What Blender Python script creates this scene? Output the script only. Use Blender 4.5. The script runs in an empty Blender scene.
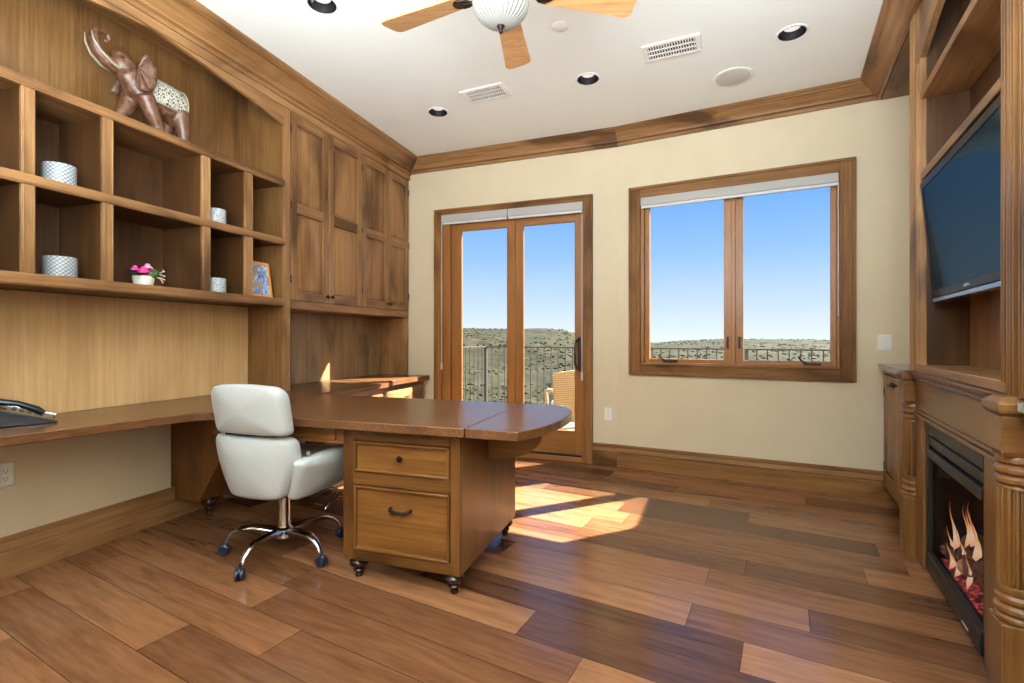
import bpy, bmesh, math, random
from mathutils import Matrix, Vector
random.seed(7)
sc = bpy.context.scene
COL = sc.collection
PI = math.pi

# ------------------------------------------------------------------ camera
H = 1.18
cam_d = bpy.data.cameras.new('camera'); cam = bpy.data.objects.new('camera', cam_d); COL.objects.link(cam)
cam.location = (0, 0, H); cam.rotation_euler = (PI/2, 0, 0)
cam_d.sensor_width = 36; cam_d.lens = 490/1024*36; cam_d.shift_y = -3.5/1024; cam_d.clip_start = .05; cam_d.clip_end = 2000
sc.camera = cam
# ------------------------------------------------------------------ view, sky, sun, lights
sc.view_settings.view_transform = 'Standard'; sc.view_settings.look = 'None'
sc.view_settings.gamma = 1; sc.view_settings.use_curve_mapping = False
sc.view_settings.exposure = 0.0
sc.cycles.use_denoising = True
sc.cycles.max_bounces = 10; sc.cycles.diffuse_bounces = 6; sc.cycles.transparent_max_bounces = 16
sc.cycles.caustics_reflective = False; sc.cycles.caustics_refractive = False
sc.cycles.sample_clamp_indirect = 6

wd = bpy.data.worlds.new('sky'); sc.world = wd; wd.use_nodes = True
wn = wd.node_tree.nodes; wl = wd.node_tree.links
bg = wn['Background']; tc = wn.new('ShaderNodeTexCoord'); sep = wn.new('ShaderNodeSeparateXYZ')
rp = wn.new('ShaderNodeValToRGB')
wl.new(tc.outputs['Generated'], sep.inputs[0]); wl.new(sep.outputs['Z'], rp.inputs[0]); wl.new(rp.outputs[0], bg.inputs[0])
e = rp.color_ramp.elements
e[0].position = 0; e[0].color = (.80, .87, .95, 1)
e[1].position = .30; e[1].color = (.13, .37, .88, 1)
x = rp.color_ramp.elements.new(.06); x.color = (.60, .735, .93, 1)
x = rp.color_ramp.elements.new(.16); x.color = (.32, .545, .91, 1)
x = rp.color_ramp.elements.new(.8); x.color = (.08, .30, .85, 1)
bg.inputs[1].default_value = 1.18

sd = bpy.data.lights.new('sun', 'SUN'); sun = bpy.data.objects.new('sun', sd); COL.objects.link(sun)
sun.rotation_euler = Vector((.93, .427, .994)).to_track_quat('Z', 'Y').to_euler()
sd.energy = 44.0; sd.angle = math.radians(.5); sd.color = (1, .95, .86)

def area(name, loc, target, sx, sy, power, col=(1, 1, 1)):
    d = bpy.data.lights.new(name, 'AREA'); d.shape = 'RECTANGLE'; d.size = sx; d.size_y = sy; d.energy = power; d.color = col
    o = bpy.data.objects.new(name, d); COL.objects.link(o); o.location = loc
    o.rotation_euler = (Vector(loc)-Vector(target)).to_track_quat('Z', 'Y').to_euler()
    return o
area('rear_fill_light', (.15, -1.0, 1.8), (-1.0, 2.8, 1.1), 1.6, 1.6, 36, (.88, .95, 1))  # added soft fill behind the camera; the rear wall has no window
area('ceiling_bounce_fill', (-.42, -.25, 1.95), (-.3, .2, 4.0), 3.0, 2.6, 545, (.84, .94, .99))  # added unseen uplight, brightens the room off the ceiling

# ------------------------------------------------------------------ node materials
MATS = {}
def new_mat(name):
    m = bpy.data.materials.new(name); m.use_nodes = True
    return m, m.node_tree.nodes, m.node_tree.links, m.node_tree.nodes['Principled BSDF']
def setp(b, **k):
    for n, v in k.items():
        b.inputs[n.replace('_', ' ')].default_value = v
def ramp(n, stops):
    r = n.new('ShaderNodeValToRGB'); el = r.color_ramp.elements
    while len(el) < len(stops): el.new(.5)
    for q, (p, c) in zip(el, stops):
        q.position = p; q.color = (*c, 1) if len(c) == 3 else c
    return r
def mixc(n, l, fac, a, b, mode='MIX'):
    m = n.new('ShaderNodeMix'); m.data_type = 'RGBA'; m.blend_type = mode
    for s, v in ((m.inputs[0], fac), (m.inputs[6], a), (m.inputs[7], b)):
        if hasattr(v, 'links') or hasattr(v, 'is_linked'): l.new(v, s)
        elif isinstance(v, (int, float)): s.default_value = v
        else: s.default_value = (*v, 1)
    return m.outputs[2]
def plain(name, col, rough=.5, metal=0, spec=.5, noise=0, nscale=30, bump=0, **k):
    m, n, l, b = new_mat(name)
    setp(b, Base_Color=(*col, 1), Roughness=rough, Metallic=metal)
    b.inputs['Specular IOR Level'].default_value = spec
    setp(b, **k)
    t = n.new('ShaderNodeTexCoord'); no = n.new('ShaderNodeTexNoise'); no.inputs['Scale'].default_value = nscale; no.inputs['Detail'].default_value = 4
    l.new(t.outputs['Object'], no.inputs['Vector'])
    d = tuple(max(0, c*(1-noise)) for c in col); u = tuple(min(1, c*(1+noise)) for c in col)
    r = ramp(n, [(.3, d), (.7, u)]); l.new(no.outputs[0], r.inputs[0]); l.new(r.outputs[0], b.inputs['Base Color'])
    if bump:
        bp = n.new('ShaderNodeBump'); bp.inputs['Strength'].default_value = bump; bp.inputs['Distance'].default_value = .01
        l.new(no.outputs[0], bp.inputs['Height']); l.new(bp.outputs[0], b.inputs['Normal'])
    MATS[name] = m
    return m
def wood(name, dark, mid, light, axis, rough=.38, knots=.6, streak=6, spec=.4, fine=1.0):
    fine_amt = fine
    m, n, l, b = new_mat(name + '_' + axis)
    t = n.new('ShaderNodeTexCoord'); oi = n.new('ShaderNodeObjectInfo')
    ad = n.new('ShaderNodeVectorMath'); ad.operation = 'MULTIPLY_ADD'
    l.new(oi.outputs['Random'], ad.inputs[0]); ad.inputs[1].default_value = (7.3, 11.1, 5.7); l.new(t.outputs['Object'], ad.inputs[2])
    s = {'x': (.035, 1, 1), 'y': (1, .035, 1), 'z': (1, 1, .035)}[axis]
    mp = n.new('ShaderNodeMapping'); mp.inputs['Scale'].default_value = s; l.new(ad.outputs[0], mp.inputs[0])
    s2 = tuple(.35 if q < 1 else 1 for q in s)
    mp2 = n.new('ShaderNodeMapping'); mp2.inputs['Scale'].default_value = s2; l.new(ad.outputs[0], mp2.inputs[0])
    fine = n.new('ShaderNodeTexNoise'); fine.inputs['Scale'].default_value = 75; fine.inputs['Detail'].default_value = 6; fine.inputs['Roughness'].default_value = .65
    l.new(mp.outputs[0], fine.inputs['Vector'])
    big = n.new('ShaderNodeTexNoise'); big.inputs['Scale'].default_value = streak; big.inputs['Detail'].default_value = 5; big.inputs['Roughness'].default_value = .62; big.inputs['Distortion'].default_value = .5
    l.new(mp.outputs[0], big.inputs['Vector'])
    blot = n.new('ShaderNodeTexNoise'); blot.inputs['Scale'].default_value = 3.2; blot.inputs['Detail'].default_value = 3; blot.inputs['Distortion'].default_value = .6
    l.new(mp2.outputs[0], blot.inputs['Vector'])
    r1 = ramp(n, [(.10, dark), (.42, mid), (.80, light)]); l.new(big.outputs[0], r1.inputs[0])
    r2 = ramp(n, [(.34, (.68, .64, .60)), (.62, (1.10, 1.10, 1.10))]); l.new(fine.outputs[0], r2.inputs[0])
    c = mixc(n, l, .9*fine_amt, r1.outputs[0], r2.outputs[0], 'MULTIPLY')
    r3 = ramp(n, [(.36, (.34, .30, .29)), (.43, (.70, .66, .64)), (.54, (1, 1, 1))]); l.new(blot.outputs[0], r3.inputs[0])
    c = mixc(n, l, knots, c, r3.outputs[0], 'MULTIPLY')
    vo = n.new('ShaderNodeTexVoronoi'); vo.inputs['Scale'].default_value = 2.6; l.new(mp2.outputs[0], vo.inputs['Vector'])
    r4 = ramp(n, [(.02, (.35, .28, .22)), (.075, (1, 1, 1))]); l.new(vo.outputs['Distance'], r4.inputs[0])
    c = mixc(n, l, knots, c, r4.outputs[0], 'MULTIPLY')
    hs = n.new('ShaderNodeHueSaturation'); l.new(c, hs.inputs['Color'])
    mr = n.new('ShaderNodeMapRange'); mr.inputs['To Min'].default_value = .9; mr.inputs['To Max'].default_value = 1.1
    l.new(oi.outputs['Random'], mr.inputs[0]); l.new(mr.outputs[0], hs.inputs['Value'])
    l.new(hs.outputs[0], b.inputs['Base Color'])
    setp(b, Roughness=rough); b.inputs['Specular IOR Level'].default_value = spec
    bp = n.new('ShaderNodeBump'); bp.inputs['Strength'].default_value = .08; bp.inputs['Distance'].default_value = .004
    l.new(fine.outputs[0], bp.inputs['Height']); l.new(bp.outputs[0], b.inputs['Normal'])
    return m
class Wood:
    def __init__(s, name, *a, **k): s.v = {ax: wood(name, *a, ax, **k) for ax in 'xyz'}
CAB = Wood('knotty_alder', (.082, .036, .012), (.255, .127, .048), (.42, .233, .105), knots=.95)
TRIM = Wood('stained_trim', (.085, .037, .011), (.215, .100, .031), (.33, .168, .060), knots=.85, rough=.5, spec=.2)
PAN = Wood('alder_panel', (.40, .245, .108), (.53, .335, .155), (.62, .42, .215), knots=.2, streak=5, fine=.45)
MID = Wood('half_shaded_alder', (.080, .036, .011), (.165, .080, .026), (.235, .122, .044), knots=.5)  # cabinet alder with shade put into the colour, for side and upper back panels
INT = Wood('shaded_alder', (.035, .014, .005), (.080, .034, .012), (.115, .052, .019), knots=.6)  # deeper shade put into the alder colour, for cubby and niche interiors
DESK = Wood('desk_alder', (.075, .028, .007), (.175, .072, .017), (.25, .110, .028), rough=.3, knots=.6)
DFR = Wood('desk_frame_alder', (.040, .015, .004), (.125, .050, .012), (.21, .092, .024), rough=.3, knots=1.0)
SPL = Wood('splashback_planks', (.13, .078, .036), (.23, .142, .068), (.31, .20, .10), knots=.6, fine=.7)
TOP = Wood('worktop_alder', (.078, .031, .012), (.140, .060, .024), (.195, .090, .037), rough=.25, spec=.35, knots=.35)
ORG = Wood('mantel_alder', (.075, .030, .008), (.165, .072, .020), (.235, .112, .036), rough=.3, knots=.7)
FIR = Wood('door_fir', (.20, .080, .020), (.30, .126, .034), (.36, .160, .048), rough=.35, knots=.2, fine=.6)
BLD = Wood('fan_blade_maple', (.46, .225, .09), (.55, .285, .12), (.61, .335, .15), rough=.4, knots=.1)

# floor: wide planks
def floor_mat():
    m, n, l, b = new_mat('hardwood_planks')
    t = n.new('ShaderNodeTexCoord')
    mp = n.new('ShaderNodeMapping'); mp.inputs['Rotation'].default_value = (0, 0, math.radians(29)); mp.inputs['Location'].default_value = (.37, .045, 0)
    l.new(t.outputs['Object'], mp.inputs[0])
    sp = n.new('ShaderNodeSeparateXYZ'); l.new(mp.outputs[0], sp.inputs[0])
    def M(op, x, y=None):
        q = n.new('ShaderNodeMath'); q.operation = op
        for i, v in enumerate((x, y)):
            if v is None: continue
            if isinstance(v, (int, float)): q.inputs[i].default_value = v
            else: l.new(v, q.inputs[i])
        return q.outputs[0]
    def wn(x, y=None):
        cb = n.new('ShaderNodeCombineXYZ'); l.new(x, cb.inputs[0])
        if y is not None: l.new(y, cb.inputs[1])
        w = n.new('ShaderNodeTexWhiteNoise'); w.noise_dimensions = '2D'; l.new(cb.outputs[0], w.inputs[0]); return w.outputs['Value']
    PW, PL = .195, 1.45
    ry = M('DIVIDE', sp.outputs['Y'], PW); row = M('FLOOR', ry); fy = M('SUBTRACT', ry, row)
    rx_ = M('ADD', M('DIVIDE', sp.outputs['X'], PL), M('MULTIPLY', wn(row), 7.0)); cl = M('FLOOR', rx_); fx = M('SUBTRACT', rx_, cl)
    rnd = wn(row, cl)
    dy = M('MULTIPLY', M('MINIMUM', fy, M('SUBTRACT', 1.0, fy)), PW); dx = M('MULTIPLY', M('MINIMUM', fx, M('SUBTRACT', 1.0, fx)), PL)
    seam = M('LESS_THAN', M('MINIMUM', dx, dy), .0014)
    class br: outputs = {'Color': rnd, 'Fac': seam}
    # per-plank offset
    cmb = n.new('ShaderNodeCombineXYZ')
    mu = n.new('ShaderNodeMath'); mu.operation = 'MULTIPLY'; mu.inputs[1].default_value = 37.0; l.new(br.outputs['Color'], mu.inputs[0])
    for i in range(3): l.new(mu.outputs[0], cmb.inputs[i])
    ad = n.new('ShaderNodeVectorMath'); l.new(mp.outputs[0], ad.inputs[0]); l.new(cmb.outputs[0], ad.inputs[1])
    g = n.new('ShaderNodeMapping'); g.inputs['Scale'].default_value = (.11, 1, 1); l.new(ad.outputs[0], g.inputs[0])
    g2 = n.new('ShaderNodeMapping'); g2.inputs['Scale'].default_value = (.4, 1, 1); l.new(ad.outputs[0], g2.inputs[0])
    n1 = n.new('ShaderNodeTexNoise'); n1.inputs['Scale'].default_value = 60; n1.inputs['Detail'].default_value = 5; l.new(g.outputs[0], n1.inputs[0])
    n2 = n.new('ShaderNodeTexNoise'); n2.inputs['Scale'].default_value = 11; n2.inputs['Detail'].default_value = 3; n2.inputs['Distortion'].default_value = 1.6; l.new(g.outputs[0], n2.inputs[0])
    vo = n.new('ShaderNodeTexVoronoi'); vo.inputs['Scale'].default_value = 2.1; l.new(g2.outputs[0], vo.inputs['Vector'])
    base = ramp(n, [(0, (.088, .036, .017)), (.25, (.155, .065, .029)), (.6, (.225, .098, .043)), (1, (.285, .131, .058))]); l.new(br.outputs['Color'], base.inputs[0])
    r2 = ramp(n, [(.3, (.66, .62, .58)), (.5, (1, 1, 1)), (.72, (1.18, 1.2, 1.2))]); l.new(n2.outputs[0], r2.inputs[0])
    c = mixc(n, l, .85, base.outputs[0], r2.outputs[0], 'MULTIPLY')
    r1 = ramp(n, [(.3, (.82, .8, .78)), (.65, (1.05, 1.05, 1.05))]); l.new(n1.outputs[0], r1.inputs[0])
    c = mixc(n, l, 1, c, r1.outputs[0], 'MULTIPLY')
    r4 = ramp(n, [(.015, (.22, .16, .12)), (.07, (.85, .8, .75)), (.12, (1, 1, 1))]); l.new(vo.outputs['Distance'], r4.inputs[0])
    c = mixc(n, l, .8, c, r4.outputs[0], 'MULTIPLY')
    c = mixc(n, l, br.outputs['Fac'], c, (.045, .018, .008))
    l.new(c, b.inputs['Base Color'])
    rr = ramp(n, [(.3, (.15,)*3), (.7, (.27,)*3)]); l.new(n1.outputs[0], rr.inputs[0]); l.new(rr.outputs[0], b.inputs['Roughness'])
    b.inputs['Specular IOR Level'].default_value = .45
    bp = n.new('ShaderNodeBump'); bp.inputs['Strength'].default_value = .25; bp.inputs['Distance'].default_value = .003
    inv = n.new('ShaderNodeMath'); inv.operation = 'SUBTRACT'; inv.inputs[0].default_value = 1; l.new(br.outputs['Fac'], inv.inputs[1])
    l.new(inv.outputs[0], bp.inputs['Height']); l.new(bp.outputs[0], b.inputs['Normal'])
    return m
M_floor = floor_mat()
M_wall = plain('beige_plaster', (.60, .515, .375), .85, noise=.035, nscale=3, bump=.03, spec=.2)
M_ceil = plain('white_ceiling', (.81, .84, .82), .9, noise=.012, nscale=3, spec=.2)
M_white = plain('white_plastic', (.78, .78, .76), .35)
M_vent = plain('white_metal', (.80, .79, .76), .45)
M_dark = plain('black_metal', (.012, .012, .013), .35)
M_can = plain('black_baffle', (.008, .008, .01), .3)
M_bronze = plain('dark_bronze', (.022, .012, .008), .35, metal=.6)
M_foot = plain('dark_mahogany', (.035, .012, .008), .22, noise=.3, nscale=12)
M_chrome = plain('chrome', (.62, .63, .66), .10, metal=1)
M_leather = plain('white_leather', (.40, .425, .44), .45, noise=.02, nscale=120, bump=.05)
M_seat = plain('cream_seat_leather', (.62, .51, .37), .5, noise=.02, nscale=120, bump=.05)
M_piping = plain('grey_piping', (.18, .17, .16), .4)
M_rubber = plain('dark_blue_rubber', (.008, .013, .03), .3)
M_blind = plain('grey_blind_fabric', (.38, .37, .355), .7)
M_blindrail = plain('white_blind_rail', (.52, .53, .55), .4)
M_granite = plain('pale_granite', (.36, .38, .35), .15, noise=.35, nscale=60)
M_tvframe = plain('gloss_black_plastic', (.008, .008, .010), .35, spec=.12)
M_tvbar = plain('blue_reflection_and_logo', (.20, .28, .42), .25, metal=.4)  # blue reflection put into the bezel edge colour; the logo shares it
M_fire = plain('matte_charcoal_steel', (.017, .016, .015), .45, metal=.3)
M_brick = plain('firebox_lining', (.012, .012, .016), .8)
M_log = plain('charred_log', (.26, .12, .07), .9, noise=.6, nscale=30)
M_deck = plain('pale_deck_tile', (.12, .108, .088), .7, noise=.05, nscale=5)
M_rail = plain('bronze_railing', (.060, .045, .035), .5)
M_wicker = None
M_phone = plain('black_phone_plastic', (.010, .013, .020), .2)
M_phone2 = plain('slate_phone_plastic', (.05, .065, .09), .25)
M_glassbowl = plain('ribbed_alabaster_glass', (.25, .245, .225), .3)
M_ext = plain('sun_blocker_stucco', (.55, .48, .38), .9)

def screen_mat():
    m, n, l, b = new_mat('tv_screen_glass'); setp(b, Base_Color=(.006, .020, .030, 1), Roughness=1); b.inputs['Specular IOR Level'].default_value = 0
    gl = n.new('ShaderNodeBsdfGlossy'); gl.inputs['Roughness'].default_value = .12; gl.inputs['Color'].default_value = (.75, .9, 1, 1)
    mx = n.new('ShaderNodeMixShader'); mx.inputs[0].default_value = .07; df = n.new('ShaderNodeBsdfDiffuse'); df.inputs[0].default_value = (.006, .020, .030, 1)
    l.new(df.outputs[0], mx.inputs[1]); l.new(gl.outputs[0], mx.inputs[2]); l.new(mx.outputs[0], n['Material Output'].inputs[0])
    return m
M_screen = screen_mat()
def glass_mat(name, tint=(1, 1, 1), refl=.06):
    m = bpy.data.materials.new(name); m.use_nodes = True; n = m.node_tree.nodes; l = m.node_tree.links
    n.remove(n['Principled BSDF']); out = n['Material Output']
    tr = n.new('ShaderNodeBsdfTransparent'); tr.inputs[0].default_value = (*tint, 1)
    gl = n.new('ShaderNodeBsdfGlossy'); gl.inputs['Roughness'].default_value = .02
    fr = n.new('ShaderNodeLayerWeight'); pw = n.new('ShaderNodeMath'); pw.operation = 'POWER'; pw.inputs[1].default_value = 4; l.new(fr.outputs['Facing'], pw.inputs[0])
    mu = n.new('ShaderNodeMath'); mu.operation = 'MULTIPLY'; mu.inputs[1].default_value = refl*.5; l.new(pw.outputs[0], mu.inputs[0])
    mx = n.new('ShaderNodeMixShader'); l.new(mu.outputs[0], mx.inputs[0]); l.new(tr.outputs[0], mx.inputs[1]); l.new(gl.outputs[0], mx.inputs[2]); l.new(mx.outputs[0], out.inputs[0])
    return m
M_glass = glass_mat('window_glass', (.97, .985, .98), .6)
M_fglass = glass_mat('smoked_fire_glass', (.72, .72, .76), .2)
def emis(name, stops, strength):
    m = bpy.data.materials.new(name); m.use_nodes = True; n = m.node_tree.nodes; l = m.node_tree.links
    n.remove(n['Principled BSDF']); out = n['Material Output']; em = n.new('ShaderNodeEmission'); em.inputs[1].default_value = strength
    t = n.new('ShaderNodeTexCoord'); sp = n.new('ShaderNodeSeparateXYZ'); l.new(t.outputs['Generated'], sp.inputs[0])
    r = ramp(n, stops); l.new(sp.outputs['Z'], r.inputs[0]); l.new(r.outputs[0], em.inputs[0]); l.new(em.outputs[0], out.inputs[0])
    return m
M_flame = emis('flame', [(0, (.45, .10, .06)), (.12, (.95, .42, .22)), (.35, (1, .68, .40)), (.6, (.95, .40, .14)), (.85, (.45, .10, .03)), (1, (.12, .02, .01))], 1.25)
def ember_mat():
    m, n, l, b = new_mat('glowing_embers')
    t = n.new('ShaderNodeTexCoord'); v = n.new('ShaderNodeTexVoronoi'); v.inputs['Scale'].default_value = 45; l.new(t.outputs['Object'], v.inputs['Vector'])
    r = ramp(n, [(.1, (1, .20, .11)), (.35, (.55, .06, .05)), (.6, (.05, .01, .01))]); l.new(v.outputs['Distance'], r.inputs[0])
    l.new(r.outputs[0], b.inputs['Emission Color']); b.inputs['Emission Strength'].default_value = .9; setp(b, Base_Color=(.03, .01, .01, 1))
    return m
M_ember = ember_mat()
def lattice_mat(name, c1, c2, scale, kind):
    m, n, l, b = new_mat(name); t = n.new('ShaderNodeTexCoord'); setp(b, Roughness=.4)
    if kind == 'dia':
        mp = n.new('ShaderNodeMapping'); mp.vector_type = 'POINT'; mp.inputs['Scale'].default_value = (scale, scale, scale)
        # unwrap the cylinder: angle and height
        sp = n.new('ShaderNodeSeparateXYZ'); l.new(t.outputs['Object'], sp.inputs[0])
        at = n.new('ShaderNodeMath'); at.operation = 'ARCTAN2'; l.new(sp.outputs['Y'], at.inputs[0]); l.new(sp.outputs['X'], at.inputs[1])
        ma = n.new('ShaderNodeMath'); ma.operation = 'MULTIPLY'; ma.inputs[1].default_value = scale*.055; l.new(at.outputs[0], ma.inputs[0])
        mz = n.new('ShaderNodeMath'); mz.operation = 'MULTIPLY'; mz.inputs[1].default_value = scale; l.new(sp.outputs['Z'], mz.inputs[0])
        outs = []
        for sg in (1, -1):
            a = n.new('ShaderNodeMath'); a.operation = 'MULTIPLY_ADD'; l.new(mz.outputs[0], a.inputs[0]); a.inputs[1].default_value = sg; l.new(ma.outputs[0], a.inputs[2])
            s = n.new('ShaderNodeMath'); s.operation = 'SINE'; l.new(a.outputs[0], s.inputs[0])
            ab = n.new('ShaderNodeMath'); ab.operation = 'ABSOLUTE'; l.new(s.outputs[0], ab.inputs[0]); outs.append(ab)
        mn = n.new('ShaderNodeMath'); mn.operation = 'MINIMUM'; l.new(outs[0].outputs[0], mn.inputs[0]); l.new(outs[1].outputs[0], mn.inputs[1])
        r = ramp(n, [(.22, c2), (.34, c1)]); l.new(mn.outputs[0], r.inputs[0])
    else:
        v = n.new('ShaderNodeTexVoronoi'); v.feature = 'DISTANCE_TO_EDGE' if kind == 'edge' else 'F1'; v.inputs['Scale'].default_value = scale; l.new(t.outputs['Object'], v.inputs['Vector'])
        r = ramp(n, [(.12, c1), (.26, c2)]) if kind == 'edge' else ramp(n, [(.25, c2), (.4, c1)])
        l.new(v.outputs['Distance'], r.inputs[0])
    l.new(r.outputs[0], b.inputs['Base Color']); return m
M_pot1 = lattice_mat('blue_diamond_ceramic', (.36, .385, .40), (.05, .075, .11), 170, 'dia')
M_pot2 = lattice_mat('grey_floral_ceramic', (.37, .40, .42), (.10, .14, .18), 90, 'f1')
M_saddle = lattice_mat('pierced_silver_cloth', (.40, .385, .33), (.035, .022, .015), 62, 'edge')
M_eleph = plain('carved_brown_resin', (.11, .048, .026), .35, noise=.5, nscale=40, bump=.3)
M_tusk = plain('aged_ivory', (.28, .23, .17), .4)
M_pink = plain('magenta_petal', (.75, .045, .28), .5, noise=.3, nscale=40)
M_pinkl = plain('pale_pink_petal', (.85, .30, .55), .5, noise=.2, nscale=40)
M_leaf = plain('green_leaf', (.04, .13, .025), .5, noise=.3, nscale=30)
M_leafd = plain('dark_green_leaf', (.012, .04, .018), .5)
M_twig = plain('pale_dried_twig', (.55, .50, .42), .7)
M_frame = plain('orange_wood_frame', (.62, .25, .055), .4, noise=.15, nscale=20)
def photo_mat():
    m, n, l, b = new_mat('blue_seascape_print'); t = n.new('ShaderNodeTexCoord')
    no = n.new('ShaderNodeTexNoise'); no.inputs['Scale'].default_value = 14; no.inputs['Detail'].default_value = 3; no.inputs['Distortion'].default_value = 1.5; l.new(t.outputs['Object'], no.inputs[0])
    r = ramp(n, [(.3, (.08, .10, .16)), (.45, (.20, .28, .48)), (.58, (.36, .48, .66)), (.72, (.62, .70, .76))]); l.new(no.outputs[0], r.inputs[0]); l.new(r.outputs[0], b.inputs['Base Color']); setp(b, Roughness=.25)
    return m
M_print = photo_mat()
def wicker_mat():
    m, n, l, b = new_mat('tan_wicker'); t = n.new('ShaderNodeTexCoord')
    w1 = n.new('ShaderNodeTexWave'); w1.bands_direction = 'Z'; w1.inputs['Scale'].default_value = 14; w1.inputs['Distortion'].default_value = 1.5; w1.inputs['Detail'].default_value = 2
    w2 = n.new('ShaderNodeTexWave'); w2.bands_direction = 'X'; w2.inputs['Scale'].default_value = 18
    l.new(t.outputs['Object'], w1.inputs[0]); l.new(t.outputs['Object'], w2.inputs[0])
    f = n.new('ShaderNodeMath'); f.operation = 'MULTIPLY'; l.new(w1.outputs[1], f.inputs[0]); l.new(w2.outputs[1], f.inputs[1])
    r = ramp(n, [(0, (.30, .19, .09)), (.6, (.58, .42, .23))]); l.new(w1.outputs[1], r.inputs[0]); l.new(r.outputs[0], b.inputs['Base Color']); setp(b, Roughness=.7)
    bp = n.new('ShaderNodeBump'); bp.inputs['Distance'].default_value = .01; l.new(f.outputs[0], bp.inputs['Height']); l.new(bp.outputs[0], b.inputs['Normal'])
    return m
M_wicker = wicker_mat()
def hill_mat(name, stops, sc1, rough=.95):
    m, n, l, b = new_mat(name); t = n.new('ShaderNodeTexCoord')
    no = n.new('ShaderNodeTexNoise'); no.inputs['Scale'].default_value = sc1; no.inputs['Detail'].default_value = 7; no.inputs['Roughness'].default_value = .8
    l.new(t.outputs['Object'], no.inputs[0]); r = ramp(n, stops); l.new(no.outputs[0], r.inputs[0]); l.new(r.outputs[0], b.inputs['Base Color']); setp(b, Roughness=rough)
    b.inputs['Specular IOR Level'].default_value = .1
    return m
M_hill = hill_mat('dry_scrub_ground', [(.36, (.008, .011, .005)), (.45, (.019, .021, .010)), (.54, (.031, .028, .015)), (.66, (.056, .044, .026))], .16)
M_bush = hill_mat('sage_scrub', [(.3, (.020, .024, .011)), (.5, (.033, .034, .017)), (.7, (.052, .047, .025))], .15)

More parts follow.
